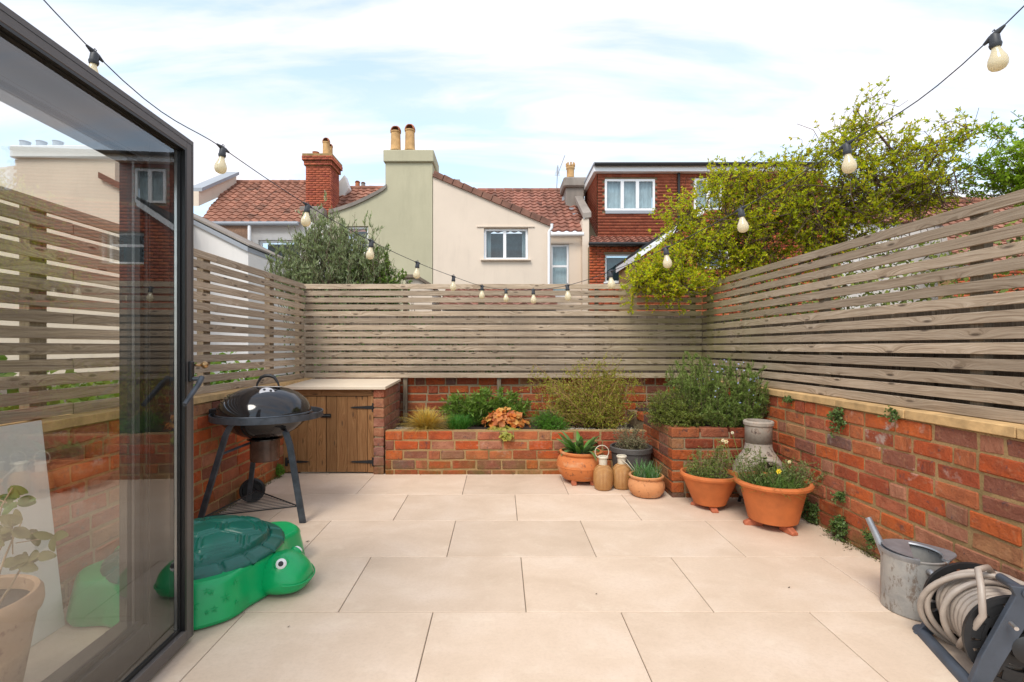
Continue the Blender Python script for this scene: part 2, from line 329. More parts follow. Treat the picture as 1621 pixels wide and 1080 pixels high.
def m_bulb():
    g = NG('cream bulb glass'); g.col((.84, .75, .54)); g.setp(Roughness=.12, Transmission_Weight=.0, Coat_Weight=.5)
    g.b.inputs['Subsurface Weight'].default_value = 0
    t = g.new('ShaderNodeBsdfTranslucent'); t.inputs[0].default_value = (.97, .88, .66, 1); m = g.new('ShaderNodeMixShader'); m.inputs[0].default_value = .45
    g.l.new(g.b.outputs[0], m.inputs[1]); g.l.new(t.outputs[0], m.inputs[2]); g.l.new(m.outputs[0], g.out.inputs[0]); return g.m
M['bulb'] = m_bulb()
M['holder'] = plain('grey black rubber', (.035, .037, .042), .5)
def m_rattan():
    g = NG('amber woven body'); s = g.new('ShaderNodeSeparateXYZ'); g.l.new(g.coord('Object'), s.inputs[0])
    a = g.math('ARCTAN2', s.outputs[0], s.outputs[1]); p = g.math('SINE', g.math('ADD', g.math('MULTIPLY', a, 22), g.math('MULTIPLY', s.outputs[2], 320))); q = g.math('SINE', g.math('SUBTRACT', g.math('MULTIPLY', a, 22), g.math('MULTIPLY', s.outputs[2], 320)))
    h = g.math('MULTIPLY', p, q); g.col(g.ramp(h, [(.0, (.30, .12, .03)), (.5, (.66, .34, .11)), (1, (.85, .58, .27))])); g.setp(Roughness=.35); g.bump(h, .6, .004); return g.m
M['rattan'] = m_rattan()
M['chim'] = None
def m_chim():
    g = NG('sooty clay chimenea'); co = g.coord('Object'); c = g.ramp(g.noise(co, 8, 6, .65), [(.3, (.24, .19, .15)), (.55, (.38, .32, .26)), (.75, (.46, .27, .18))])
    c = g.mix(g.mrange(g.noise(co, 16, 6, .75), .57, .66, 0, .9), c, (.07, .055, .05)); g.col(c); g.setp(Roughness=.9); g.bump(g.noise(co, 30, 6), .4, .005); return g.m
M['chim'] = m_chim()
M['marble'] = m_render('white stone slab', (.72, .69, .64), .06, .3)
M['earth'] = plain('garden earth', (.11, .085, .055), .95, var=.35, sc=1.5, bump=.5, world=True)
M['pot_yellow'] = plain('buff chimney pot', (.52, .31, .13), .85, var=.3, sc=5); M['pot_red'] = plain('red cowl', (.36, .12, .05), .85, var=.35, sc=6)
M['bark'] = plain('brown twig bark', (.11, .065, .045), .9, var=.35, sc=25, world=True); M['bark_pale'] = plain('pale stems', (.30, .21, .13), .9, var=.3, sc=25, world=True)
M['brass'] = plain('dull brass', (.42, .26, .12), .3, .9)
# ---------- setting: ground, patio ----------
g = MB(); g.add([(-300, -60, -.30), (300, -60, -.30), (300, 500, -.30), (-300, 500, -.30)], [(0, 1, 2, 3)])
tag(g.build('ground', M['earth']), kind='structure')
pt = bpy.data.objects.new('patio', None); C.objects.link(pt); pt.rotation_euler = (math.atan(SL), 0, 0); tag(pt, kind='structure')
g = MB(); g.box((-2.3, -1.0, -.25), (2.4, 4.86, -.006)); g.build('joint_bed', M['grout'], pt, local=True)
def tile_mesh(w, d):
    return MB().box((0, 0, -.02), (w, d, 0)).build('tile', M['tile'], None, bev=.0022).data
tm_cache = {}
rows = [(2.35+.6*k, 2.95+.6*k, (.124 if k % 2 == 0 else -.322)) for k in range(-5, 5)]
for y0, y1, xo in rows:
    off = xo-.9*3
    for k in range(7):
        a, b = off+.9*k, off+.9*(k+1); a = max(a, -2.25); b = min(b, 2.36); yb = min(y1, 4.84)
        if b-a < .05 or yb-y0 < .05: continue
        key = (round(b-a-.0038, 3), round(yb-y0-.0038, 3))
        if key not in tm_cache:
            tm_cache[key] = tile_mesh(*key)
        link('tile', tm_cache[key], pt, (a+.0019, y0+.0019, random.uniform(-.0004, .0004)))
for o in [o for o in bpy.data.objects if o.type == 'MESH' and o.data in tm_cache.values() and o.parent is None]: bpy.data.objects.remove(o)

# ---------- brickwork ----------
bm_cache = []
for i in range(10):
    bm = bmesh.new(); bmesh.ops.create_cube(bm, size=1)
    bmesh.ops.scale(bm, vec=(.229, .1, .0815), verts=bm.verts)
    for v in bm.verts: v.co += Vector((random.uniform(-.004, .004), random.uniform(-.003, .002), random.uniform(-.0035, .0035)))
    bmesh.ops.bevel(bm, geom=bm.edges[:], offset=random.uniform(.005, .010), segments=1, affect='EDGES', clamp_overlap=True)
    for v in bm.verts: v.co += Vector((random.uniform(-.0016, .0016),)*1+(random.uniform(-.001, .001), random.uniform(-.0016, .0016)))
    me = bpy.data.meshes.new('brick'); bm.to_mesh(me); bm.free(); me.shade_smooth(); me.set_sharp_from_angle(angle=math.radians(28)); bm_cache.append(me)
mats_of = {}
def brick_me(mat):
    if mat not in mats_of:
        mats_of[mat] = []
        for me in bm_cache:
            c = me.copy(); c.materials.append(M[mat]); mats_of[mat].append(c)
    return random.choice(mats_of[mat])
def put_brick(parent, u, y, z, length, mat, hscale=1.0, rz=0):
    o = link('brick', brick_me(mat), parent, (u, y+random.uniform(-.003, .004), z), (random.uniform(-.012, .012), random.uniform(-.006, .006), rz+random.uniform(-.006, .006)+random.choice((0, math.pi)) ), (length/.229, 1, hscale))
    return o
def courses(parent, Lw, z0, n, pitch, mat, mortar, depth=.10, back=.21, heads=.16, start=0.0, skip=None, half=True, mat2=None):
    """brick face in the parent's local frame: x along, face at y=0, solid behind"""
    h = (pitch-.0125)/.0815
    MB().box((0, .0065, z0), (Lw, back, z0+n*pitch-.002)).build('mortar', M[mortar], parent, local=True)
    for i in range(n):
        z = z0+(i+.5)*pitch; u = -start-(.12 if i % 2 else 0)-random.choice((0, .06))*(.5)
        while u < Lw-.02:
            l = .229*random.uniform(.95, 1.03) if random.random() > heads else .109
            a, b = max(u, 0.0), min(u+l, Lw)
            if b-a > .035 and not (skip and skip(i, a, b)): put_brick(parent, (a+b)/2, .05, z, b-a, mat, h)
            u += l+.0115
XL, XR, YB = -2.12, 2.24, 5.58
bw = thing('brick_wall', (XL, .9, 0), 'low brick wall with buff coping running along the left side behind the barbecue', 'wall', rz=math.pi/2)
courses(bw, YB-.9, .90-10*.0935, 10, .0935, 'brick', 'mortar', back=.25)
def copings(root, Lw, z0, zt, y0, y1, seg=.61):
    u = 0
    while u < Lw-.01:
        e = min(u+seg*random.uniform(.96, 1.04), Lw)
        o = MB().box((u+.002, y0+random.uniform(-.002, .002), z0), (e-.003, y1, zt+random.uniform(-.002, .002))).build('coping_stone', M['stone_cope'], root, local=True, bev=.004); u = e
copings(bw, YB-.9, .902, .952, -.012, .25)
rw = thing('brick_wall', (XR, 5.58, 0), 'long brick wall with buff coping running down the right side to the hose reel', 'wall', rz=-math.pi/2)
courses(rw, 5.58-.9, .90-10*.0935, 10, .0935, 'brick', 'mortar', back=.25, start=.07)
copings(rw, 5.58-.9, .902, .952, -.012, .25, .58)
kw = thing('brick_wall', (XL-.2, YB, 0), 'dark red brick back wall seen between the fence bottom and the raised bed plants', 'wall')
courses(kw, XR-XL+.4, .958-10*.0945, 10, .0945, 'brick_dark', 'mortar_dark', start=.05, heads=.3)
# raised bed front wall
pw = thing('raised_bed_wall', (-1.118, 4.77, 0), 'low brick front wall of the raised flower bed, four and a half courses high', 'raised bed')
courses(pw, 1.423+1.118+.05, .486-5*.0945, 5, .0945, 'brick', 'mortar', start=.03, back=.10)
MB().box((-1.12, 4.872, .0), (1.45, 5.575, .445)).build('soil', M['soil'], pw)
def scatter_stones(parent, name, boxes, n, r, mat, fzf, label=None):
    vs = []; fs = []
    base = [(1, 0, 0), (-1, 0, 0), (0, 1, 0), (0, -1, 0), (0, 0, .6), (0, 0, -.6)]; bf = [(0, 2, 4), (2, 1, 4), (1, 3, 4), (3, 0, 4), (2, 0, 5), (1, 2, 5), (3, 1, 5), (0, 3, 5)]
    for i in range(n):
        x0, x1, y0, y1 = random.choice(boxes); x, y = random.uniform(x0, x1), random.uniform(y0, y1); q = r*random.uniform(.5, 1.3); a = random.uniform(0, 6.28); k = len(vs)
        for p in base:
            v = Vector(p)*q*random.uniform(.8, 1.2); v.rotate(Euler((random.uniform(-.4, .4), 0, a))); vs.append((x+v.x, y+v.y, fzf(x, y)+v.z))
        fs += [tuple(j+k for j in f) for f in bf]
    o = nmesh(name, vs, fs, mat, parent); tag(o, kind='stuff'); return o
scatter_stones(pw, 'gravel', [(-1.1, -.85, 4.88, 5.2), (.55, 1.38, 4.9, 5.15), (.6, 1.3, 4.9, 5.3)], 900, .012, M['gravel'], lambda x, y: .452)
# tall corner planter
tp = thing('corner_planter', (1.423, 4.065, 0), 'tall square brick planter in the right corner, filled with rosemary', 'planter')
TP = .0905; tz0 = .633-7*TP
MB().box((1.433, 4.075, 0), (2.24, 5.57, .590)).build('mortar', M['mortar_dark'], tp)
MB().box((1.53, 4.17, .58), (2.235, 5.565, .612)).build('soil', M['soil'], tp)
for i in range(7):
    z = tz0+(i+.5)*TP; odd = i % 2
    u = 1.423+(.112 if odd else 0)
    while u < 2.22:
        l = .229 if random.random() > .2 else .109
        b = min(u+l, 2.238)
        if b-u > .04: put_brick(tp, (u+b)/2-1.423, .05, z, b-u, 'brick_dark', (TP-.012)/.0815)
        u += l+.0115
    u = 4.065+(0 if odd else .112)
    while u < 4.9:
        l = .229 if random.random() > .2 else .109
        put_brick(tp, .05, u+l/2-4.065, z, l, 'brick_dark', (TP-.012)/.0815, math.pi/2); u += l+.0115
# cupboard pier
pr = thing('brick_pier', (-1.235, 4.77, 0), 'narrow pale brick pier between the wooden cupboard and the raised bed', 'brick pier')
PP = .0945; pz0 = .895-10*PP
MB().box((-1.225, 4.78, 0), (-1.14, 5.56, .893)).build('mortar', M['mortar_dark'], pr)
for i in range(10):
    z = pz0+(i+.5)*PP; u = 4.77-(.12 if i % 2 else 0)
    while u < 5.56:
        a, b = max(u, 4.77), min(u+.229, 5.565)
        if b-a > .04: put_brick(pr, .052, (a+b)/2-4.77, z, b-a, 'brick_pier', (PP-.012)/.0815, math.pi/2)
        u += .24
# ---------- slatted fences ----------
SP, SH, ZT = .0766, .0550, 2.007
def slat_me(length): return MB().box((0, 0, 0), (length, .02, SH)).build('slat', M['slat'], None, bev=.0015)
def fence(label, loc, rz, Lw, posts, splits=None, ext=0, post_w=.075, ph=.02):
    t = thing('slatted_fence', loc, label, 'fence', rz=rz)
    cache = {}
    for i in range(14):
        z = ZT-SH-i*SP
        cuts = [0]+([c for c in splits(i)] if splits else [])+[Lw]
        for a, b in zip(cuts, cuts[1:]):
            k = round(b-a, 3)
            if k not in cache:
                o = slat_me(k-.004); cache[k] = o.data; bpy.data.objects.remove(o)
            link('slat', cache[k], t, (a+.002, random.uniform(-.001, .001), z+random.uniform(-.0015, .0015)), (random.uniform(-.03, .03), random.uniform(-.0009, .0009), random.uniform(-.0006, .0006)))
    for p, z0, z1, w in posts:
        o = MB().box((-w/2, 0, 0), (w/2, .05, z1-z0)).build('post', M['post'], t, local=True, bev=.002); o.location = (p, .0215, z0)
    return t
FBX0, FBX1 = -2.205, 2.262
bf = fence('slatted wooden fence across the far end of the patio, above the raised bed', (FBX0, 5.5, 0), 0, FBX1-FBX0,
      [((592-792)*5.5/F-FBX0-.45, .96, 2.0, .05), ((641-792)*5.52/F-FBX0, .45, 2.0, .045), ((762-792)*5.52/F-FBX0, .96, 2.0, .07), ((790-792)*5.52/F-FBX0, .45, 1.0, .045), ((945-792)*5.52/F-FBX0, .96, 2.0, .04), ((1098-792)*5.52/F-FBX0, .96, 2.0, .05), (.05, .96, 2.0, .07)], lambda i: [3.97] if i in (2, 3) else [])
lf = fence('slatted wooden fence on top of the left brick wall, partly seen through the glass door', (-2.19, .9, 0), math.pi/2, 4.59,
      [(.35, .96, 2.0, .09), (1.45, .96, 2.0, .09), (2.90-.1, .96, 2.0, .09), (3.85, .96, 2.0, .09), (4.53, .96, 2.0, .06)], lambda i: [1.62] if i % 3 == 1 else ([2.9] if i % 5 == 0 else []))
rf = fence('long slatted wooden fence on top of the right brick wall, under the yellow green climber', (2.262, 5.5, 0), -math.pi/2+.0213, 4.6,
      [(.1, .96, 2.0, .06), (.85, .96, 2.0, .05), (1.95, .96, 2.0, .06), (3.08, .96, 2.0, .07), (4.2, .96, 2.0, .07)])
# ---------- storage cupboard ----------
CX0, CX1, CY = -2.12, -1.237, 4.80
cb = thing('garden_cupboard', (-1.68, CY, 0), 'low wooden cupboard with two boarded doors and black strap hinges in the far left corner', 'cupboard')
zc = lambda y: CZ+(HZ-y)*CY/F
MB().add([(-2.125, 4.745, .888), (-1.112, 4.745, .888), (-1.112, 5.495, .918), (-2.125, 5.495, .918), (-2.125, 4.745, .916), (-1.112, 4.745, .916), (-1.112, 5.495, .946), (-2.125, 5.495, .946)],
   [(0, 3, 2, 1), (4, 5, 6, 7), (0, 1, 5, 4), (1, 2, 6, 5), (2, 3, 7, 6), (3, 0, 4, 7)]).build('worktop', M['slab'], cb, bev=.002)
def woodpart(name, a, b, mat, parent, bev=.002):
    c = Vector(((a[0]+b[0])/2, (a[1]+b[1])/2, (a[2]+b[2])/2)); h = Vector(b)-c
    o = MB().box(-h, h).build(name, M[mat], parent, local=True, bev=bev); o.location = c-origin(parent); return o
woodpart('rail', (CX0, CY-.005, .822), (CX1, CY+.03, .886), 'rail_wood', cb)
woodpart('stile', (CX1-.058, CY-.003, .075), (CX1, CY+.03, .82), 'door_wood', cb)
woodpart('stile', (CX0, CY-.003, .075), (CX0+.04, CY+.03, .82), 'door_wood', cb)
MB().box((CX0, CY+.034, .07), (CX1, CY+.06, .82)).build('back_panel', M['black'], cb)
for k, (a, b) in enumerate(((CX0+.044, -1.705), (-1.700, CX1-.061))):
    d = thing('door', (0, 0, 0), None, None); d.parent = cb; d.location = Vector((a, CY, .075))-origin(cb)
    n = 4; w = (b-a)/n
    for j in range(n): woodpart('plank', (a+j*w+.0012, CY+random.uniform(-.0015, .0015), .078), (a+(j+1)*w-.0012, CY+.022, .815), 'door_wood', d)
def hinge(y, right=True):
    z = zc(y); s = -1 if right else 1; x0 = (CX1-.005) if right else CX0+.03; m = MB()
    m.box((min(x0-.011, x0+.011), CY-.010, z-.042), (x0+.011, CY-.004, z+.042))
    m.prism([(x0+s*.01, CY-.009, z-.017), (x0+s*.20, CY-.009, z-.007), (x0+s*.225, CY-.009, z), (x0+s*.20, CY-.009, z+.007), (x0+s*.01, CY-.009, z+.017)], (0, .005, 0))
    for q in (.05, .11, .17): m.lathe([(.005, 0), (.004, .004)], (x0+s*q, CY-.009, z), 8, Matrix.Rotation(math.pi/2, 4, 'X'))
    m.tube([(x0, CY-.011, z-.036), (x0, CY-.011, z+.036)], .006, 8); m.build('strap_hinge', M['black'], cb)
hinge(645); hinge(731); hinge(645, False); hinge(731, False)
m = MB(); z = zc(658); m.box((-1.755, CY-.009, z-.018), (-1.702, CY-.003, z+.018)).box((-1.70, CY-.009, z-.018), (-1.655, CY-.003, z+.018)).tube([(-1.75, CY-.016, z), (-1.66, CY-.016, z)], .006, 8).tube([(-1.70, CY-.016, z), (-1.70, CY-.03, z)], .004, 6); m.build('bolt', M['black'], cb)
# ---------- stone slab leaning behind the door ----------
sb = MB(); a, b = 2.24, .95; sb.prism([(-1.985, a, fz(a)), (-2.013, a, fz(a)), (-2.118, a+.0, .955), (-2.092, a+.0, .965)], (0, b-a, 0))
tag(sb.build('stone_slab', M['marble'], bev=.002), 'large pale stone slab leaning against the left brick wall, seen through the door glass', 'stone slab')

# ---------- bifold glass door ----------
Zb, Zt = .108, 2.247*.957+.0
Zb = CZ-455*2.13/F+.0; Zt = CZ+325*2.13/F
bd = thing('bifold_door', (-1.33, 2.13, Zb), 'open dark grey framed bifold glass door filling the left edge', 'glass door', rz=.0)
ang = math.atan(.049)
bd.rotation_euler = (0, 0, ang)         # local -y runs back towards the house
def leaf(xf, depth, fw, inner, parent, L_=1.32, yo=0.0, mt='alu'):
    H = Zt-Zb; y1 = yo; y0 = yo-L_
    # frame: face at x=xf, thickness depth towards -x
    m = MB()
    m.box((xf-depth, y1-fw, 0), (xf, y1, H)); m.box((xf-depth, y0, 0), (xf, y0+fw, H))
    m.box((xf-depth, y0+fw, H-fw), (xf, y1-fw, H)); m.box((xf-depth, y0+fw, 0), (xf, y1-fw, fw))
    fr = m.build('frame', M[mt], parent, local=True, bev=.002)
    q = .022; x1 = xf-.018; x0_ = xf-depth+.008; m = MB(); a0, a1 = y0+fw, y1-fw
    m.box((x0_, a1-inner, fw), (x1, a1-.0005, H-fw)); m.box((x0_, a0+.0005, fw), (x1, a0+inner, H-fw)); m.box((x0_, a0+inner, H-fw-inner*.75), (x1, a1-inner, H-fw-.0005)); m.box((x0_, a0+inner, fw+.0005), (x1, a1-inner, fw+inner*.75))
    m.box((xf-.0185, a1-.012, fw), (xf-.001, a1-.0006, H-fw)); m.box((xf-.0185, a0, H-fw-.010), (xf-.001, a1-.012, H-fw-.0006))
    m.build('glazing_bead', M['alu_black'], parent, local=True)
    gx = xf-.024
    m = MB(); m.add([(gx, a0+inner, fw+inner*.75), (gx, a1-inner, fw+inner*.75), (gx, a1-inner, H-fw-inner*.75), (gx, a0+inner, H-fw-inner*.75)], [(0, 1, 2, 3)])
    m.build('pane', M['glass'], parent, local=True)
    # bright spacer bar along the glass edge
    if yo == 0: MB().box((gx-.014, a1-inner-.004, fw+inner*.75), (gx-.004, a1-inner-.0005, H-fw-inner*.75)).build('spacer_bar', M['chrome'], parent, local=True)
    return fr
fr = leaf(0, .068, .050, .020, bd)
MB().box((-.0695, -1.3, 0), (-.0690, -.001, .002)).box((.0002, -1.31, Zt-Zb-.021), (.0012, -.012, Zt-Zb-.0195)).box((.0002, -.0145, .01), (.0012, -.013, Zt-Zb-.0195)).build('frame_seam', M['alu_black'], bd, local=True)
fr2 = leaf(-.095, .105, .135, .030, bd, yo=-.006, mt='alu_black')
zh = CZ+(HZ-600)*2.1/F-Zb
m = MB(); m.box((.001, -.045, zh-.012), (.014, -.018, zh+.075)); m.build('handle_plate', M['black'], bd, local=True, bev=.003)
m = MB(); m.tube([(.012, -.031, zh), (.05, -.031, zh)], .009, 10); m.tube([(.045, -.022, zh+.005), (.052, -.06, zh-.022), (.056, -.165, zh-.095)], [.012, .011, .009], 8); m.build('handle', M['steel_dark'], bd, local=True, smooth=False)
zk = CZ+(HZ-578)*2.13/F-Zb
m = MB(); m.tube([(.01, -.012, zk), (.03, .012, zk)], .006, 8); m.lathe([(.003, -.016), (.012, -.010), (.016, 0), (.012, .010), (.003, .016)], (.036, .018, zk), 14); m.build('knob', M['brass'], bd, local=True, smooth=True)
# ---------- barbecue ----------
bc = Vector((-1.745, 3.64, 0)); bcz = fz(3.64)
bq = thing('kettle_barbecue', (bc.x, bc.y, bcz), 'black kettle barbecue on three charcoal legs by the left wall', 'barbecue')
zr = .80
prof = [(r*1.07, z) for r, z in ((.292, 0), (.302, .004), (.300, .018), (.288, .058), (.262, .100), (.215, .143), (.150, .176), (.08, .193), (.0, .198))]
def spin(pr, c, n=56): return [(max(r, .0008), z) for r, z in pr]
lid = MB().lathe(spin(prof, 0), (bc.x, bc.y, zr+.012), 56).build('lid', M['enamel'], bq, auto=True)
MB().lathe([(.0008, -.172), (.08, -.168), (.16, -.146), (.23, -.105), (.28, -.058), (.310, -.012), (.318, 0), (.310, .004)], (bc.x, bc.y, zr), 56).build('bowl', M['enamel'], bq, auto=True)
MB().tube([(bc.x+.321*math.cos(a), bc.y+.321*math.sin(a), zr+.016) for a in (2*math.pi*k/56 for k in range(56))], .0075, 8, closed=True).build('lid_rim', M['steel_dark'], bq, smooth=True)
hb = MB()     # flat bar ring that carries the bowl
rr = []
for k in range(61):
    a = 2*math.pi*k/60; rr.append([Vector((bc.x+.025+r*math.cos(a), bc.y+r*math.sin(a), zr+dz)) for r, dz in ((.376, -.022), (.383, -.022), (.383, .020), (.376, .020))])
hb.loft(rr, cap=False); hb.build('ring', M['steel_dark'], bq)
m = MB()
for a in (.5, 1.9, 3.3, 4.3, 5.25): m.tube([(bc.x+.29*math.cos(a), bc.y+.29*math.sin(a), zr-.01), (bc.x+.025+.379*math.cos(a), bc.y+.379*math.sin(a), zr-.012)], .006, 6)
m.build('bracket', M['steel_dark'], bq)
# side handle box, left
m = MB(); m.box((bc.x-.36, bc.y-.10, zr-.045), (bc.x-.348, bc.y+.10, zr+.05)); m.box((bc.x-.348, bc.y-.10, zr-.045), (bc.x-.30, bc.y-.088, zr+.05)); m.box((bc.x-.348, bc.y+.088, zr-.045), (bc.x-.30, bc.y+.10, zr+.05)); m.build('side_handle', M['black'], bq, bev=.004)
hx = bc.x+.035; hz0 = zr+.20
m = MB(); m.tube([(hx-.085, bc.y-.03, hz0-.002), (hx-.075, bc.y-.03, hz0+.035), (hx-.05, bc.y-.03, hz0+.075), (hx-.02, bc.y-.03, hz0+.088), (hx+.02, bc.y-.03, hz0+.088), (hx+.05, bc.y-.03, hz0+.075), (hx+.075, bc.y-.03, hz0+.035), (hx+.085, bc.y-.03, hz0-.002)], [.006, .008, .012, .013, .013, .012, .008, .006], 8); m.build('lid_handle', M['black'], bq, smooth=True)
m = MB(); m.box((hx-.10, bc.y-.055, hz0+.006), (hx+.10, bc.y-.005, hz0+.011)); m.build('heat_shield', M['chrome'], bq, bev=.002)
n = Vector((.40, -.62, .86)).normalized(); rot = n.to_track_quat('Z', 'Y').to_matrix().to_4x4()
vc = Vector((bc.x+.085, bc.y-.150, zr+.012+.160)); v = MB().lathe([(.052, -.006), (.052, .005), (.048, .008), (.001, .009)], vc, 28, rot).build('vent', M['chrome'], bq)
m = MB()
for k in range(4):
    a = k*math.pi/2+.5; m.lathe([(.0095, 0), (.0095, .0015)], vc+rot @ Vector((.030*math.cos(a), .030*math.sin(a), .0088)), 12, rot)
m.build('vent_hole', M['black'], v)
m = MB()
for k in range(6):
    pts = []
    for j in range(15):
        b = -.55+1.1*j/14; r = .300-.008*k; el = .12+.115*k
        d = Vector((math.cos(math.pi*1.10+b*.75)*math.cos(el), math.sin(math.pi*1.10+b*.75)*math.cos(el), math.sin(el)*.66)); pts.append(bc+d*.322+Vector((0, 0, zr+.014)))
    m.tube(pts, .0028, 6)
m.build('moulded_rib', M['enamel'], lid, smooth=True)
ac = MB().lathe([(.10, -.185), (.102, -.18), (.102, -.330), (.096, -.338), (.001, -.338)], (bc.x, bc.y, zr), 36).build('ash_catcher', plain('rusted brown enamel', (.09, .045, .03), .25, var=.5, sc=8, bump=.1), bq, auto=True)
MB().lathe([(.10, -.185), (.122, -.180), (.122, -.172), (.05, -.166)], (bc.x, bc.y, zr), 36).build('ash_collar', M['enamel'], bq)
def flatbar(pts, w, t, mat, name, parent, side):
    rg = []
    sd = Vector(side).normalized()
    for i, p in enumerate(pts):
        p = Vector(p); d = (Vector(pts[min(i+1, len(pts)-1)])-Vector(pts[max(i-1, 0)])).normalized(); q = d.cross(sd).normalized()
        rg.append([p+sd*w/2*a+q*t/2*b for a, b in ((-1, -1), (1, -1), (1, 1), (-1, 1))])
    return MB().loft(rg).build(name, M[mat], parent, bev=.0015)
ft = {'r': Vector((-1.408, 3.50, fz(3.5)+.0)), 'l': Vector((-2.085, 3.38, fz(3.3))), 'b': Vector((-2.00, 3.90, fz(3.93)+.03))}
flatbar([(-1.53, 3.50, .695), (-1.50, 3.50, .60), ft['r']], .045, .018, 'steel_dark', 'leg', bq, (1, .1, 0))
MB().tube([(-1.53, 3.50, .69), (-1.56, 3.56, .71), (-1.60, 3.58, .74)], .012, 8).build('leg_bracket', M['steel_dark'], bq)
flatbar([(bc.x+.03, bc.y-.372, zr-.002), (bc.x-.025, bc.y-.365, zr-.006), (bc.x-.065, bc.y-.355, zr-.035), (bc.x-.095, bc.y-.35, zr-.09), (ft['l'].x+.075, 3.35, .25), ft['l']], .040, .018, 'steel_dark', 'leg', bq, (1, -.15, 0))
flatbar([(-1.86, 3.72, .63), (-1.90, 3.78, .45), ft['b']], .036, .018, 'steel_dark', 'leg', bq, (1, .1, 0))
MB().tube([(bc.x-.15, bc.y-.33, .57), (-1.78, 3.76, .62)], .009, 6).build('stay', M['steel_dark'], bq)
wc_ = Vector((-1.995, 3.95, .097+fz(3.9))); rx = Matrix.Rotation(math.pi/2, 4, 'Y') @ Matrix.Identity(4)
wr = Matrix.Rotation(math.radians(-72), 4, 'Z') @ Matrix.Rotation(math.pi/2, 4, 'Y')
wh = MB().lathe([(.03, -.022), (.088, -.022), (.095, -.014), (.095, .014), (.088, .022), (.074, .022), (.068, .006), (.03, .006), (.024, .022), (.001, .022)], wc_, 36, wr).build('wheel', M['black'], bq, auto=True)
# wire shelf
m = MB(); A = Vector((-1.44, 3.50, .165)); B = Vector((-2.00, 3.33, .15)); D = Vector((-1.915, 3.86, .17))
m.tube([A, B, D], .0055, 6, closed=True)
for k in range(1, 14):
    t = k/14; m.tube([B.lerp(D, t), A.lerp(D, t)], .0026, 5)
m.build('wire_shelf', M['black'], bq)
# ---------- turtle sandpit ----------
tc_ = Vector((-1.60, 2.615, 0)); tz = fz(2.6); TR = .445
tt = thing('turtle_sandpit', (tc_.x, tc_.y, tz), 'green plastic turtle shaped sandpit with dark green shell lid', 'sandpit')
hd = math.radians(-5)      # head direction
def trad(a, k=1.0):
    r = TR
    for c, w, h in ((hd+math.radians(50), .30, .10), (hd-math.radians(50), .34, .055), (hd+math.radians(135), .32, .09), (hd-math.radians(135), .32, .09), (hd+math.pi, .12, .06)):
        d = (a-c+math.pi) % (2*math.pi)-math.pi; r += h*k*math.exp(-(d/w)**4)
    return r
n = 120; rings = []
for k, (dr, z) in enumerate(((-.03, 0), (-.008, .004), (0, .02), (-.015, .10), (-.030, .168), (-.036, .186), (-.048, .195), (-.12, .197))):
    rings.append([Vector((tc_.x+(trad(a)+dr)*math.cos(a), tc_.y+(trad(a)+dr)*math.sin(a), tz+z)) for a in (2*math.pi*j/n for j in range(n))])
body = MB().loft(rings).build('body', M['green'], tt, smooth=True, auto=True)
# embossed stars on the feet
m = MB()
for a0 in (hd-.98, hd+.98, hd-.72):
    for (dz, da, s) in ((.11, 0, .032), (.16, .10, .022), (.075, -.10, .022), (.15, -.12, .018), (.07, .10, .016)):
        a = a0+da; r = trad(a)-.13*(dz-.02)+.002; c = Vector((tc_.x+r*math.cos(a), tc_.y+r*math.sin(a), tz+dz)); e = .02
        m = MB(); r2_ = trad(a+e)-.13*(dz-.02)+.002; p2 = Vector((tc_.x+r2_*math.cos(a+e), tc_.y+r2_*math.sin(a+e), tz+dz)); u = (p2-c).normalized(); w = Vector((-.13*math.cos(a), -.13*math.sin(a), 1)).normalized(); nn = u.cross(w)
        for k in range(5):
            b = k*2*math.pi/5+.3; d = u*math.cos(b)+w*math.sin(b); m.tube([c+d*s*.15, c+d*s*.45, c+d*s*.7], [.0022, .0018, .001], 8)
        m.build('star_relief', M['green'], body, auto=True)
# lid: dome with moulded scutes
def seg(p, a, b):
    ab = b-a; t = np.clip(((p-a)@ab)/(ab@ab), 0, 1); return np.linalg.norm(p-a-t[:, None]*ab, axis=1)
nr, na = 90, 240; LR = .415
R_ = np.linspace(0.001, 1, nr)[:, None]*np.ones((1, na)); A_ = np.ones((nr, 1))*np.linspace(0, 2*math.pi, na, endpoint=False)[None]
px = (R_*np.cos(A_)).ravel(); py = (R_*np.sin(A_)).ravel(); pp = np.stack([px, py], 1)*LR
def H(r): return .066*(1-np.clip(r, 0, 1)**2.2)
h = H(R_.ravel()/.90)
h = np.where(R_.ravel() > .80, .022-.030*(R_.ravel()-.80)/.2, h+.012)
seeds = [np.array([0.0, 0.0])]+[np.array([.21*math.cos(hd+math.pi/6+k*math.pi/3), .21*math.sin(hd+math.pi/6+k*math.pi/3)]) for k in range(6)]+[np.array([.36*math.cos(hd+k*math.pi/5), .36*math.sin(hd+k*math.pi/5)]) for k in range(10)]
dd = np.sort(np.stack([np.linalg.norm(pp-s, axis=1) for s in seeds]), axis=0); e = dd[1]-dd[0]
inn = R_.ravel() < .795
gv = np.clip(e/.028, 0, 1); gv2 = np.exp(-((e-.050)/.010)**2)
h = h+np.where(inn, .016*gv-.010*gv2, 0)
seam = np.abs(((A_.ravel()-hd)*18/(2*math.pi)) % 1-.5)*2; arc = (1-seam)*R_.ravel()*LR*math.pi/18
h = h-np.where(R_.ravel() > .82, .018*np.exp(-(arc/.007)**2), 0)
h = h-.016*np.exp(-((R_.ravel()-.81)/.016)**2)
edge = R_.ravel(); h = h-np.where(edge > .96, ((edge-.96)/.04)**2*.012, 0)
V = np.stack([tc_.x+px*LR, tc_.y+py*LR, tz+.214+h], 1)
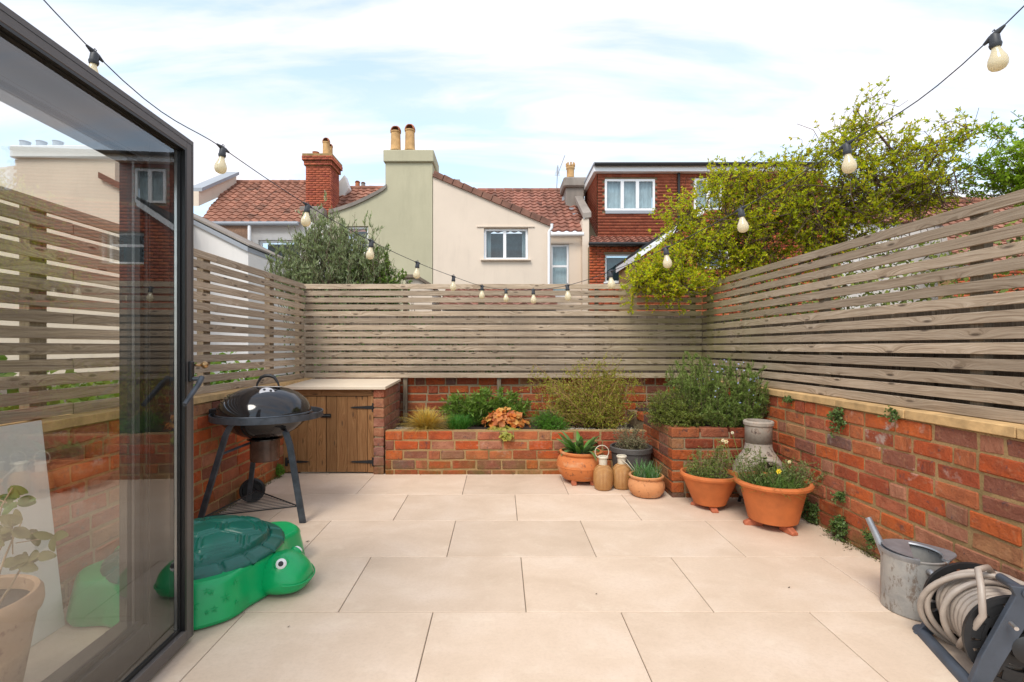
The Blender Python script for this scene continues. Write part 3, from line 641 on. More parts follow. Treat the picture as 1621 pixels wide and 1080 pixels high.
sk = np.stack([tc_.x+np.cos(A_[0])*LR, tc_.y+np.sin(A_[0])*LR, np.full(na, tz+.190)], 1); V = np.concatenate([V, sk]); Fq = []
for i in range(nr):
    for j in range(na): Fq.append((i*na+j, i*na+(j+1) % na, (i+1)*na+(j+1) % na, (i+1)*na+j))
shell = nmesh('shell_lid', V, [f[::-1] for f in Fq], M['green_dark'], tt); shell.data.shade_smooth()
# head
def rot2(x, y): return Vector((tc_.x+x*math.cos(hd)-y*math.sin(hd), tc_.y+x*math.sin(hd)+y*math.cos(hd), tz))
rg = []
for x, wy, z0, z1 in ((.33, .10, .01, .17), (.39, .115, .0, .185), (.43, .125, .0, .200), (.47, .132, .0, .210), (.505, .130, .002, .205), (.54, .120, .006, .183), (.57, .102, .013, .158), (.592, .078, .025, .134), (.606, .045, .045, .110)):
    ring = []; zc_ = (z0+z1)/2; hh = (z1-z0)/2
    for k in range(28):
        a = 2*math.pi*k/28; ca, sa = math.cos(a), math.sin(a); pw_ = .72
        y = wy*abs(ca)**pw_*(1 if ca > 0 else -1); zz_ = hh*abs(sa)**pw_*(1 if sa > 0 else -1)
        y *= 1.12-.42*((zz_/hh+1)/2)**1.5
        ring.append(rot2(x, y)+Vector((0, 0, zc_+zz_)))
    rg.append([p-Vector((0, 0, (p.z-tz)*.07)) for p in ring])
hdobj = MB().loft(rg).build('head', M['green'], tt, smooth=True, sub=1)
ep = []
m = MB(); m2 = MB()
for s in (-1, 1):
    c = rot2(.498, s*.083)+Vector((0, 0, .165)); d = Vector((.35*math.cos(hd), .35*math.sin(hd)+.80*s*math.cos(hd), .50)).normalized(); q = d.to_track_quat('Z', 'Y').to_matrix().to_4x4()
    MB().lathe([(.032, -.02), (.035, 0), (.030, .005)], c-d*.004, 24, q).build('eye_socket', M['green'], hdobj, smooth=True)
    MB().lathe([(.026, -.01), (.0255, .006), (.020, .013), (.011, .0165), (.001, .0175)], c, 24, q).build('eye', M['white'], hdobj, auto=True)
    MB().lathe([(.013, .010), (.012, .0172), (.006, .0195), (.001, .0198)], c+Vector((0, -.004, .001)), 18, q).build('pupil', M['black'], hdobj, auto=True)
mp_ = []
for k in range(25):
    a = -1.25+2.5*k/24; mp_.append(rot2(.49+.125*math.cos(a), .148*math.sin(a))+Vector((0, 0, .061+.016*abs(a)/1.25*abs(a))))
MB().tube(mp_, .0042, 6).build('mouth', M['green'], hdobj, smooth=True)

# ---------- pots ----------
def lathe_part(name, prof, c, mat, parent, n=48, m=None): return MB().lathe([(max(r, .001), z) for r, z in prof], c, n, m).build(name, M[mat], parent, auto=True)
def pot(label, x, y, prof, mat, soil_r, soil_z, feet=0, foot_r=.1, lift=0, group=None, name='plant_pot', cat='plant pot', fa=0.0):
    z = fz(y); t = thing(name, (x, y, z), label, cat, group)
    lathe_part('body', [(r, q+lift) for r, q in prof], (x, y, z), mat, t, 56)
    MB().lathe([(.001, soil_z+lift), (soil_r, soil_z+lift)], (x, y, z), 32, cap=False).build('soil', M['soil'], t)
    for k in range(feet):
        a = fa+2*math.pi*k/feet; R = Matrix.Translation((x, y, z)) @ Matrix.Rotation(a, 4, 'Z')
        rg = [[R @ Vector((foot_r+dx_, w, q)) for w, q in ((-hw, 0), (hw, 0), (hw, hh), (hw*.7, hh+.006), (-hw*.7, hh+.006), (-hw, hh))] for dx_, hw, hh in ((-.06, .014, lift-.008), (-.01, .022, lift-.006), (.02, .024, lift-.010), (.045, .026, lift*.45), (.062, .022, lift*.3))]
        MB().loft(rg).build('foot', M['foot'], t, bev=.002)
    return t
P1 = pot('big bellied terracotta pot of tulip leaves on small feet against the raised bed wall', .744, 4.535, [(.12, .03), (.165, .042), (.198, .085), (.219, .14), (.222, .18), (.210, .222), (.188, .245), (.180, .252), (.182, .258), (.196, .270), (.198, .284), (.188, .290), (.174, .288), (.170, .24), (.17, .20)], 'terra_old', .169, .235, 3, .13, .0, fa=-2.1)
for o in list(P1.children):
    if o.name.startswith('foot'): bpy.data.objects.remove(o)
for a in (-2.2, -.9, 1.6):
    c = Vector((.744+.14*math.cos(a), 4.535+.14*math.sin(a), fz(4.5))); MB().box(c-Vector((.022, .03, 0)), c+Vector((.022, .03, .045))).build('foot', M['foot'], P1, bev=.004)
lathe_part('band', [(.2215, .150), (.2245, .156), (.2225, .163)], (.744, 4.535, fz(4.535)), 'terra_old', P1)
P2 = pot('dark grey plastic pot of dead heather behind the two lanterns', 1.214, 4.56, [(.13, 0), (.150, .005), (.178, .25), (.180, .275), (.192, .278), (.194, .318), (.188, .325), (.178, .322), (.176, .28)], 'black', .176, .285)
P2.children[0].data.materials[0] = plain('grey brown plastic', (.085, .075, .068), .6, var=.15)
P3 = pot('small squat terracotta pot of chives in front of the brick planter', 1.228, 4.13, [(.085, 0), (.115, .008), (.142, .045), (.151, .082), (.146, .115), (.132, .138), (.128, .145), (.130, .152), (.142, .160), (.144, .172), (.136, .178), (.124, .174), (.122, .14)], 'terra_pale', .122, .145)
P4 = pot('flared terracotta pot on feet in front of the brick planter, left of the larger one', 1.632, 3.83, [(.112, 0), (.118, .003), (.196, .185), (.204, .202), (.215, .208), (.219, .222), (.214, .236), (.202, .240), (.195, .232), (.188, .19)], 'terra', .190, .205, 3, .075, .036, fa=-1.65)
P5 = pot('largest flared terracotta pot on feet, right of the smaller flared one', 1.909, 3.44, [(.148, 0), (.158, .006), (.205, .215), (.212, .232), (.233, .240), (.246, .250), (.248, .264), (.240, .275), (.222, .276), (.213, .262), (.208, .22)], 'terra', .210, .235, 3, .125, .048, fa=-1.28)
# lantern bottles
def lantern(label, x, y, h, up):
    z = fz(y); t = thing('lantern', (x, y, z), label, 'lantern', 'woven lanterns with white necks')
    lathe_part('body', [(.050, 0), (.068, .004), (.080, .03), (.086, .08), (.085, .14), (.078, .175), (.060, .200), (.044, .212), (.036, .216)], (x, y, z), 'rattan', t, 40)
    lathe_part('neck', [(.034, .214), (.036, .222), (.036, .270), (.045, .274), (.046, .284), (.041, .289), (.031, .287), (.029, .24)], (x, y, z), 'cream_glaze', t, 32)
    m = MB()
    if up: pts = [(x-.01+.060*math.sin(a), y, z+.325-.058*math.cos(a)) for a in (2*math.pi*k/32 for k in range(32))]; m.tube(pts, .0035, 6, closed=True)
    else: m.tube([(x-.02, y-.03, z+.270), (x+.03, y-.075, z+.23), (x+.085, y-.085, z+.165), (x+.11, y-.06, z+.15), (x+.105, y-.02, z+.175), (x+.05, y+.01, z+.25), (x+.03, y+.02, z+.27)], .003, 6)
    m.build('wire_handle', M['cream_glaze'], t, smooth=True)
lantern('woven amber lantern with raised white ring handle beside the big bellied pot', .900, 4.30, .29, True)
lantern('woven amber lantern with its wire handle hanging down, beside the pot of chives', 1.070, 4.33, .29, False)
# chimenea
cz_ = fz(3.86); ch = thing('chimenea', (2.03, 3.86, cz_), 'sooty clay chimenea behind the largest terracotta pot', 'chimenea')
nn_ = 48; prof = [(.10, .06), (.14, .08), (.175, .14), (.19, .21), (.185, .29), (.16, .36), (.125, .41), (.105, .44), (.097, .48), (.094, .56), (.092, .62), (.098, .630), (.108, .640), (.110, .662), (.104, .672), (.088, .672), (.082, .64), (.082, .50)]
m = MB(); rings = []
for r, z in prof: rings.append([Vector((2.03+(r)*math.cos(2*math.pi*k/nn_), 3.86+r*math.sin(2*math.pi*k/nn_), cz_+z)) for k in range(nn_)])
vs = [p for r in rings for p in r]; fs = []; a0 = -math.pi/2-.15
for i in range(len(rings)-1):
    for j in range(nn_):
        a = 2*math.pi*(j+.5)/nn_; d = (a-a0+math.pi) % (2*math.pi)-math.pi; zmid = (prof[i][1]+prof[i+1][1])/2
        if i < 8 and (d/.62)**2+((zmid-.26)/.13)**2 < 1: continue
        k = (j+1) % nn_; fs.append((i*nn_+j, i*nn_+k, (i+1)*nn_+k, (i+1)*nn_+j))
cb_ = m.add(vs, fs).build('body', M['chim'], ch, auto=True); k = cb_.modifiers.new('wall', 'SOLIDIFY'); k.thickness = .016; k.offset = -1
pts = [(2.03+.195*math.cos(a0+.66*math.cos(b)), 3.86+.195*math.sin(a0+.66*math.cos(b)), cz_+.26+.14*math.sin(b)) for b in (2*math.pi*k/28 for k in range(28))]
MB().tube(pts, .014, 8, closed=True).build('mouth_rim', M['chim'], ch, smooth=True)
for a in (-1.9, .2, 2.3): MB().tube([(2.03+.12*math.cos(a), 3.86+.12*math.sin(a), cz_+.10), (2.03+.15*math.cos(a), 3.86+.15*math.sin(a), cz_)], .012, 8).build('leg', M['black'], ch)
# ---------- watering can ----------
wx, wy = 2.000, 2.375; wz = fz(wy); wcn = thing('watering_can', (wx, wy, wz), 'rusty galvanised watering can standing by the right brick wall', 'watering can')
lathe_part('body', [(.134, 0), (.139, .004), (.138, .10), (.136, .264), (.139, .268), (.140, .274), (.132, .276), (.130, .262), (.131, .02), (.001, .012)], (wx, wy, wz), 'galv', wcn, 56)
# sloping half hood on the wall side with a spill lip
m = MB(); rg = []; nh = 26
for k in range(nh+1):
    a = math.radians(-60+k*300/nh)
    lip = .006+.038*math.exp(-((math.degrees(a)+12)/24)**2)
    rg.append([Vector((wx+r*math.cos(a), wy+r*math.sin(a), wz+q)) for r, q in ((.138, .262), (.139+lip*.4, .270), (.140+lip, .282), (.139+lip, .288), (.132, .284), (.118, .286), (.112, .280))])
m.loft(rg); m.build('rim_hood', M['galv_clean'], wcn, auto=True)
m = MB(); hp = [Vector((wx+r*math.cos(a), wy+r*math.sin(a), wz+q)) for r, q, a in ((.137, .268, math.radians(d)) for d in range(20, 201, 10))]
m.add(hp+[Vector((wx+.135*math.cos(math.radians(200)), wy+.135*math.sin(math.radians(200)), wz+.30))], []); v0 = []
fan = [Vector((wx+.134*math.cos(math.radians(d)), wy+.134*math.sin(math.radians(d)), wz+.286+.010*math.sin(math.radians(d-60)))) for d in range(60, 231, 10)]
m = MB(); m.add(fan+[f-Vector((0, 0, .004)) for f in fan], [tuple(range(len(fan))), tuple(range(2*len(fan)-1, len(fan)-1, -1))]); m.build('top_plate', M['galv_clean'], wcn)
MB().lathe([(.001, 0), (.131, 0)], (wx, wy, wz+.19), 32, cap=False).build('shade_disc', M['black'], wcn)  # black disc standing in for the shade inside the can
MB().tube([(wx-.08, wy+.06, wz+.20), (wx-.105, wy+.11, wz+.31), (wx-.125, wy+.15, wz+.395)], [.024, .018, .015], 14, cap=False).build('spout', M['galv_clean'], wcn, smooth=True)
hs = Matrix.Translation((wx, wy, wz)) @ Matrix.Rotation(math.radians(-106), 4, 'Z')
MB().tube([hs @ Vector(p) for p in ((.136, 0, .235), (.165, 0, .246), (.190, 0, .235), (.196, 0, .20), (.192, 0, .16), (.170, 0, .115), (.138, 0, .085))], [.012, .013, .013, .013, .013, .013, .012], 10).build('handle', M['galv_clean'], wcn, smooth=True)
wcn.scale = (.93, .93, 1.0)
# ---------- hose reel ----------
hr_ = thing('hose_reel', (2.0, 1.92, fz(2)), 'slate grey hose reel wound with beige hose in the near right corner', 'hose reel')
far = Vector((2.010, 2.09, .205)); near = Vector((1.920, 1.81, .205)); ax = (near-far).normalized(); q = ax.to_track_quat('Z', 'Y').to_matrix().to_4x4()
D_ = (near-far).length
def flange(c, name, rr_=.174):
    m = MB()
    def ring(r0, r1, t):
        m.lathe([(r0, -t), (r1, -t), (r1, t), (r0, t), (r0, -t)], c, 48, q, cap=False)
    ring(rr_-.022, rr_, .008); ring(.055, .085, .006); ring(.105, .118, .006)
    for k in range(8):
        a = k*math.pi/4+.2; R = q @ Matrix.Rotation(a, 4, 'Z'); m.box((.08, -.012, -.005), (rr_-.018, .012, .005), Matrix.Translation(c) @ R)
    for k in range(8):
        a = k*math.pi/4+.2+math.pi/8; R = q @ Matrix.Rotation(a, 4, 'Z'); m.box((.112, -.03, -.003), (rr_-.018, .03, .003), Matrix.Translation(c) @ R)
    return m.build(name, M['black'], hr_)
flange(far, 'flange'); flange(near, 'flange')
MB().lathe([(.07, 0), (.07, D_)], far, 32, q).build('drum', M['black'], hr_, auto=True)
m = MB(); pts = []
for lay, rad in enumerate((.092, .112, .131)):
    turns = 9
    for k in range(turns*28+1):
        t = k/(turns*28); u = t if lay % 2 == 0 else 1-t; a = 2*math.pi*turns*t+lay*.5; r_ = rad+.003*math.sin(3*a)
        pts.append(far+q.to_3x3() @ Vector((r_*math.cos(a), r_*math.sin(a), .022+u*(D_-.05))))
m.tube(pts, .0105, 8); m.build('hose', M['hose'], hr_, smooth=True)
m = MB()
for (r0, ph, zo, tilt, ex) in ((.175, .3, .02, .35, 0), (.168, 1.2, .05, .22, 0), (.158, 2.2, .09, -.25, 0), (.188, .8, .07, .55, .0)):
    pts = []
    for k in range(44):
        a = 2*math.pi*k/44; u = .02+zo+tilt*.14*math.sin(a+ph); pts.append(far+q.to_3x3() @ Vector((r0*math.cos(a)*(1+.05*math.sin(2*a+ph)), r0*math.sin(a)*(1+.04*math.cos(a+ph)), min(D_+.05, max(-.02, u)))))
    m.tube(pts, .0115, 8, closed=True)
m.tube([far+q.to_3x3() @ Vector(p) for p in ((.02, .17, .10), (-.03, .22, .16), (-.10, .235, .24), (-.12, .19, .30), (-.13, .10, .33), (-.14, .0, .27), (-.14, -.06, .22), (-.12, -.11, .16), (-.07, -.15, .10))], .0115, 8)
m.build('loose_hose', M['hose'], hr_, smooth=True)
fb = lambda pts, w, t, side: flatbar(pts, w, t, 'reel', 'frame_plate', hr_, side)
nrm = ax
for c, s in ((near+ax*.035, 1), (far-ax*.035, -1)):
    side = ax.cross(Vector((0, 0, 1))).normalized()
    lx = -side if side.x > 0 else side
    top = c+Vector((.0, 0, .235)); 
    poly = [c+lx*.185+Vector((0, 0, -.195)), c+lx*.14+Vector((0, 0, -.05)), c+lx*.04+Vector((0, 0, .19)), c+lx*.055+Vector((0, 0, .225)), c+lx*-.06+Vector((0, 0, .225)), c-lx*.045+Vector((0, 0, .18)), c-lx*.16+Vector((0, 0, -.06)), c-lx*.185+Vector((0, 0, -.195)), c-lx*.13+Vector((0, 0, -.195)), c-lx*.10+Vector((0, 0, -.07)), c-lx*.0+Vector((0, 0, .11)), c+lx*.08+Vector((0, 0, -.07)), c+lx*.13+Vector((0, 0, -.195))]
    if s < 0: poly = [c+lx*.205+Vector((0, 0, -.195)), c+lx*.03+Vector((0, 0, .04)), c-lx*.03+Vector((0, 0, .04)), c-lx*.205+Vector((0, 0, -.195)), c-lx*.15+Vector((0, 0, -.195)), c-lx*.0+Vector((0, 0, -.03)), c+lx*.15+Vector((0, 0, -.195))]
    MB().prism([p-ax*.012 for p in poly], ax*.024).build('frame_plate', M['reel'], hr_, bev=.002)
    lathe_part('hub', [(.05, 0), (.052, .018*1), (.03, .03), (.001, .03)], c-ax*.005, 'black', hr_, 28, q)
    if s > 0:
        for k, lw in ((1, 1), (-1, 1)):
            p = c+lx*(.16*k)+Vector((0, 0, -.175)); e = p-ax*(D_+.10)
            MB().tube([p+ax*.03, e], .026, 16).build('base_tube', M['reel'], hr_, smooth=False, auto=True)
MB().tube([near+ax*.05+Vector((-.01, 0, .205)), near-ax*.10+Vector((-.01, 0, .20))], .016, 12).build('grip', M['reel'], hr_, auto=True)
MB().tube([near+ax*.047+Vector((-.07, 0, .10)), near+ax*.085+Vector((-.075, 0, .10))], .007, 10).build('knob', M['chrome'], hr_, auto=True)
# ---------- string lights ----------
ratios = [(-.826, 85), (-.565, 235), (-.3925, 325), (-.2625, 382), (-.1686, 416), (-.0952, 438), (-.0373, 453), (.0115, 458.5), (.067, 459), (.1364, 452), (.224, 430), (.337, 393), (.490, 331), (.705, 229), (1.006, 56)]
hooks = []
for a, y in ratios: Y = 5.42*.5/(.5+abs(a)); hooks.append(Vector((a*Y, Y, CZ+(HZ-y)*Y/F)))
st = thing('string_lights', hooks[7], 'string of cream festoon bulbs swooping down to the back fence and up again', 'string lights')
A0 = hooks[0]+(hooks[0]-hooks[1])*2.2+Vector((0, 0, .55)); A1 = hooks[-1]+(hooks[-1]-hooks[-2])*2.2+Vector((0, 0, .45))
pts = [A0]+hooks+[A1]; fine = []
for i in range(len(pts)-1):
    p0, p1, p2, p3 = pts[max(i-1, 0)], pts[i], pts[i+1], pts[min(i+2, len(pts)-1)]
    for k in range(8):
        t = k/8; fine.append(.5*((2*p1)+(p2-p0)*t+(2*p0-5*p1+4*p2-p3)*t*t+(3*p1-p0-3*p2+p3)*t**3))
fine.append(pts[-1]); MB().tube(fine, .0024, 6).build('cable', M['holder'], st, smooth=True)
for i, h_ in enumerate(hooks):
    d = (pts[i+2]-pts[i]).normalized(); lean = Vector((.10*(-1 if h_.x < 0 else 1)*min(1, abs(h_.x)), -.04, -1)).normalized(); q2 = (-lean).to_track_quat('Z', 'Y').to_matrix().to_4x4(); sz = 1.0
    m = MB(); m.tube([h_-d*.036, h_-d*.012, h_+d*.012, h_+d*.036], [.0045, .0105, .0105, .0045], 8); m.lathe([(.010, .006), (.0155, -.004), (.0165, -.030), (.0185, -.032), (.0185, -.038), (.016, -.046), (.001, -.046)], h_, 16, q2); m.tube([h_+Vector((0, 0, .004)), h_+Vector((.007, 0, .013)), h_+Vector((0, 0, .021)), h_+Vector((-.006, 0, .014))], .0022, 5)
    hob = m.build('bulb_holder', M['holder'], st, auto=True)
    MB().lathe([(.0120, -.043), (.013, -.053), (.019, -.070), (.0265, -.086), (.0295, -.101), (.0275, -.116), (.020, -.127), (.009, -.132), (.001, -.133)], h_, 20, q2).build('bulb', M['bulb'], hob, smooth=True)
# ---------- houses beyond the fences ----------
def hwall(parent, poly, Y, mat, holes=(), depth=.25, name='wall', reveal=.14):
    """poly / holes: photo-pixel corners projected onto the wall plane Y; real openings with reveals"""
    P = [W(x, y, Y) for x, y in poly]; Hs = [[W(x, y, Y) for x, y in ((a, b), (c, b), (c, d), (a, d))] for a, b, c, d in holes]
    tris = tessellate_polygon([P]+Hs); fl = P+[v for h in Hs for v in h]; m = MB(); m.add(fl, [tuple(t) for t in tris])
    n = len(P); m.add(P+[p+Vector((0, depth, 0)) for p in P], [(i, (i+1) % n, (i+1) % n+n, i+n) for i in range(n)]); m.add([p+Vector((0, depth, 0)) for p in P], [tuple(range(n))] if not holes else [])
    for h in Hs: m.add(h+[p+Vector((0, reveal, 0)) for p in h], [(i, (i+1) % 4, (i+1) % 4+4, i+4) for i in range(4)])
    return m.build(name, mat, parent)
def pbox(m, x0, y0, x1, y1, Y, d0, d1):     # box from photo-pixel rectangle on plane Y, from depth Y+d0 to Y+d1
    a = W(x0, y1, Y); b = W(x1, y0, Y); m.box((a.x, Y+d0, a.z), (b.x, Y+d1, b.z)); return m
def window(parent, r, Y, vm=(), hm=(), fw=3.2, curtain=None, din=.08):
    x0, y0, x1, y1 = r; m = MB(); xs = [x0]+list(vm)+[x1]
    pbox(m, x0, y0, x0+fw, y1, Y, din, din+.06); pbox(m, x1-fw, y0, x1, y1, Y, din, din+.06); pbox(m, x0+fw, y0, x1-fw, y0+fw, Y, din, din+.06); pbox(m, x0+fw, y1-fw, x1-fw, y1, Y, din, din+.06)
    for v in vm: pbox(m, v-fw*.75, y0+fw, v+fw*.75, y1-fw, Y, din-.005, din+.055)
    for i, h in enumerate(hm): pbox(m, x0+fw, h-fw*.6, x1-fw, h+fw*.6, Y, din+.002, din+.05)
    o = m.build('window', M['upvc'], parent)
    ys = [y0+fw]+list(hm)+[y1-fw]; xs = [x0+fw]+list(vm)+[x1-fw]
    for i in range(len(xs)-1):
        for j in range(len(ys)-1):
            a = W(xs[i], ys[j+1], Y); b = W(xs[i+1], ys[j], Y)
            tl = random.uniform(-.012, .012)
            MB().add([(a.x, Y+din+.03, a.z), (b.x, Y+din+.03+tl, a.z), (b.x, Y+din+.03+tl, b.z), (a.x, Y+din+.03, b.z)], [(0, 1, 2, 3)]).build('pane', M['win_glass'], o)
    pbox(MB(), x0, y0, x1, y1, Y, din+.55, din+.6).build('room', M['room'], o)  # flat sheet behind the panes, painted with their teal reflection
    if curtain:
        for a, b in curtain:
            m = MB(); A = W(a, y1-2, Y); B = W(b, y0+2, Y); n = 36; V = []
            for k in range(n+1):
                x = A.x+(B.x-A.x)*k/n; yy = Y+din+.16+.02*math.sin(k*1.9)+.008*math.sin(k*4.7); V += [(x, yy, A.z), (x, yy, B.z)]
            m.add(V, [(2*k, 2*k+2, 2*k+3, 2*k+1) for k in range(n)]); m.build('curtain', M['curtain'], o, smooth=True)
    return o
def sill(parent, x0, x1, y, Y, t=2.2, mat='cream', out=.09):
    pbox(MB(), x0, y, x1, y+t, Y, -out, .03).build('sill', M[mat], parent, bev=.006)
def pantiles(parent, bl, br, tr, tl, mat='pan', tw=.30, ch=.30, amp=.042, name='roof', step=.035):
    """real rolled courses over the patch bl-br-tr-tl (eaves left/right, ridge right/left)"""
    bl, br, tr, tl = map(Vector, (bl, br, tr, tl)); wmax = max((br-bl).length, (tr-tl).length); ht = max((tl-bl).length, (tr-br).length)
    nrm = (br-bl).cross(tl-bl).normalized(); nrm = nrm if nrm.z > 0 else -nrm
    ux = (br-bl).normalized(); nc = max(1, round(ht/ch)); per = 8; nx = max(2, int(wmax/tw*per)); V = []; Fq = []
    for i in range(nc):
        for e, dz in ((0, step), (1, 0.0)):
            t = (i+e)/nc; a = bl.lerp(tl, t); b = br.lerp(tr, t)
            for k in range(nx+1):
                p = a.lerp(b, k/nx); s = (p-bl).dot(ux)/tw; w = s-math.floor(s); prof = (.5+.5*math.cos(2*math.pi*w))**1.4; j = random.uniform(-.004, .004)
                V.append(tuple(p+nrm*(amp*prof+dz+j)))
    r = nx+1
    for i in range(nc):
        b0 = 2*i*r
        for k in range(nx): Fq.append((b0+k, b0+k+1, b0+r+k+1, b0+r+k))
        if i: 
            for k in range(nx): Fq.append((b0-r+k, b0-r+k+1, b0+k+1, b0+k))
    for k in range(nx): V.append(tuple(Vector(V[k])-nrm*(step+.03)))
    n0 = 2*nc*r
    for k in range(nx-1): Fq.append((n0+k, n0+k+1, k+1, k))
    o = nmesh(name, V, Fq, M[mat], parent); o.data.shade_smooth(); o.data.set_sharp_from_angle(angle=math.radians(50)); tag(o, kind='stuff'); return o
def ridge(parent, a, b, mat='pan', r=.12, seg=.33):
    a, b = Vector(a), Vector(b); n = max(1, int((b-a).length/seg)); m = MB()
    for k in range(n):
        p = a.lerp(b, k/n); q = a.lerp(b, (k+.98)/n); m.tube([p, q], [r*random.uniform(.97, 1.05), r*.95], 10)
    return m.build('ridge_tiles', M[mat], parent)
def brickface(parent, x0, x1, z0, z1, Y, mat, bl=.235, bh=.078, holes=(), name='brickwork', mort='mortar_dark', bd=.02, clip=None):
    """joined brick faces standing proud of a mortar sheet; holes in world x/z"""
    V = []; Fq = []; nr = int((z1-z0)/bh)
    for i in range(nr):
        z = z0+i*bh; u = x0-(bl/2 if i % 2 else 0)
        while u < x1:
            a, b = max(u, x0), min(u+bl-.012, x1); zt = z+bh-.012
            if b-a > .03:
                segs = [(a, b)]
                for hx0, hz0, hx1, hz1 in holes:
                    if zt > hz0 and z < hz1:
                        ns = []
                        for p, q in segs:
                            if q <= hx0 or p >= hx1: ns.append((p, q))
                            else:
                                if p < hx0: ns.append((p, hx0))
                                if q > hx1: ns.append((hx1, q))
                        segs = ns
                for p, q in segs:
                    if q-p < .03 or (clip and not clip((p+q)/2, z)): continue
                    y = Y-bd+random.uniform(-.003, .003); n = len(V)
                    V += [(p, y, z), (q, y, z), (q, y, zt), (p, y, zt), (p, Y, z), (q, Y, z), (q, Y, zt), (p, Y, zt)]; Fq += [(n, n+1, n+2, n+3), (n, n+4, n+5, n+1), (n+1, n+5, n+6, n+2), (n+2, n+6, n+7, n+3), (n+3, n+7, n+4, n)]
            u += bl
    return tag(nmesh(name, V, Fq, M[mat], parent), kind='stuff')
def chimney_pot(parent, x, ytop, ybot, Y, w, mat='pot_yellow', cowl=True, crown=False):
    s = Y/F; c = W(x, ybot, Y); h = (ybot-ytop)*s; r = w/2*s; m = MB()
    if crown:
        m.lathe([(r*.95, 0), (r*.85, h*.1), (r*.85, h*.55), (r*1.0, h*.62), (r*.95, h*.8), (r*.7, h*.8)], c, 20); o = m.build('chimney_pot', M[mat], parent, auto=True)
        m = MB()
        for k in range(8):
            a = k*math.pi/4; p = c+Vector((r*.88*math.cos(a), r*.88*math.sin(a), h*.78)); m.box(p-Vector((r*.18, r*.18, 0)), p+Vector((r*.18, r*.18, h*.22)))
        m.build('crown', M[mat], o); return
    m.lathe([(r*1.02, 0), (r*.92, h*.1), (r*.86, h*.70), (r*.98, h*.72), (r*.98, h*.76), (r*.80, h*.76)], c, 22); o = m.build('chimney_pot', M[mat], parent, auto=True)
    if cowl:    # half hood open towards the camera
        rg = []
        for i in range(9):
            t = i/8*math.pi/2; rr = r*1.0*math.cos(t)*1.0+.001; z = h*.76+h*.24*math.sin(t)
            rg.append([c+Vector((rr*math.cos(a), rr*math.sin(a), z)) for a in (math.radians(-40)+math.radians(262)*k/18 for k in range(19))])
        k = MB().loft(rg, cap=False, close=False).build('cowl', M['pot_red'], o, smooth=True); q = k.modifiers.new('thick', 'SOLIDIFY'); q.thickness = r*.18
        MB().lathe([(.001, 0), (r*.75, 0)], c+Vector((0, 0, h*.80)), 16, cap=False).build('flue', M['black'], o)
def drain(parent, pts, Y, r, mat, name='downpipe', out=.10):
    MB().tube([W(x, y, Y)-Vector((0, out, 0)) for x, y in pts], r, 10).build(name, M[mat], parent, auto=True)
GB = 600    # wall feet are carried well below the fence line (photo row, behind the fence)

# --- cream house (left of the red one) with its outrigger gable ---
Y1, Y2, Y3 = 13.5, 16.0, 19.0
h1 = thing('rendered_house', W(780, GB, Y1), 'cream rendered house with a sloping gable edged in brown tiles', 'house')
hwall(h1, [(685.5, 274), (690, 274), (872, 352), (872, GB), (685.5, GB)], Y1, M['cream'], [(766, 361, 836, 411)], depth=2.45)
window(h1, (766.5, 361.5, 835.5, 410.5), Y1, (799,), (), 3.2, [(769, 777), (827, 834)])
# blind pulled part way, as seen behind the glass
sill(h1, 761, 840, 411, Y1); pbox(MB(), 755, 358.2, 846, 359.8, Y1, -.03, .01).build('drip_mould', M['cream'], h1)
m = MB(); n = 12
for k in range(n):       # verge tiles, one behind the other
    a = W(687+184*k/n, 274.5+78*k/n, Y1); b = W(687+184*(k+1.06)/n, 274.5+78*(k+1.06)/n, Y1); d = (b-a).normalized(); u = Vector((-d.z, 0, d.x))
    if u.z < 0: u = -u
    v = MB().prism([a-u*.10, b-u*.10, b+u*.045, a+u*.065], (0, .30, 0)); 
    for i in range(len(v.v)): v.v[i] = (v.v[i][0], v.v[i][1]-.06, v.v[i][2])
    v.build('verge_tile', M['verge'], h1)
# main roof and rear wall
hwall(h1, [(872, 372), (924, 372), (924, GB), (872, GB)], Y2, M['cream'], [(871.5+1, 386, 901, 470)], depth=.3)
window(h1, (872.5, 386.5, 900.5, 470), Y2, (), (421,), 2.8, [(873, 900)])
pbox(MB(), 873, 383.8, 907, 386, Y2, -.03, .01).build('drip_mould', M['cream'], h1)
pantiles(h1, W(744, 368, Y2-.15), W(926, 366, Y2-.15), W(914, 303, Y3), W(756, 303, Y3), 'pan_brown', .26, .30)
ridge(h1, W(756, 302.5, Y3), W(896, 302.5, Y3), 'pan_brown', .11)
MB().tube([W(868, 371, Y2-.22), W(924, 370.5, Y2-.22)], .065, 10).build('gutter', M['upvc'], h1)
drain(h1, [(873, 356), (873, 362), (868.5, 368), (868.5, GB)], Y1, .040, 'upvc')
# small vent stack by the verge
pbox(MB(), 718, 284, 728, 296, 15, 0, .3).build('vent_block', M['capc'], h1)
# grey chimney + parapet
pbox(MB(), 896, 291, 925, 345, 17.6, 0, .9).build('chimney', M['capc'], h1, bev=.03); pbox(MB(), 891.5, 281.5, 929, 297, 17.6, -.12, 1.0).build('chimney_cap', M['capc'], h1, bev=.05)
chimney_pot(h1, 903, 259, 282, 18.0, 14, 'pot_yellow', crown=True)
c = [W(910, 318, 17.4), W(921, 317, 17.4), W(936, 344, Y2-.3), W(923, 345.5, Y2-.3)]
MB().add([p for p in c]+[p+Vector((0, 0, .16)) for p in c], [(0, 1, 2, 3), (4, 5, 6, 7), (0, 1, 5, 4), (1, 2, 6, 5), (2, 3, 7, 6), (3, 0, 4, 7)]).build('parapet_coping', M['capc'], h1)
pbox(MB(), 922, 346, 932.5, GB, Y2-.25, 0, .5).build('party_wall', M['cream'], h1)
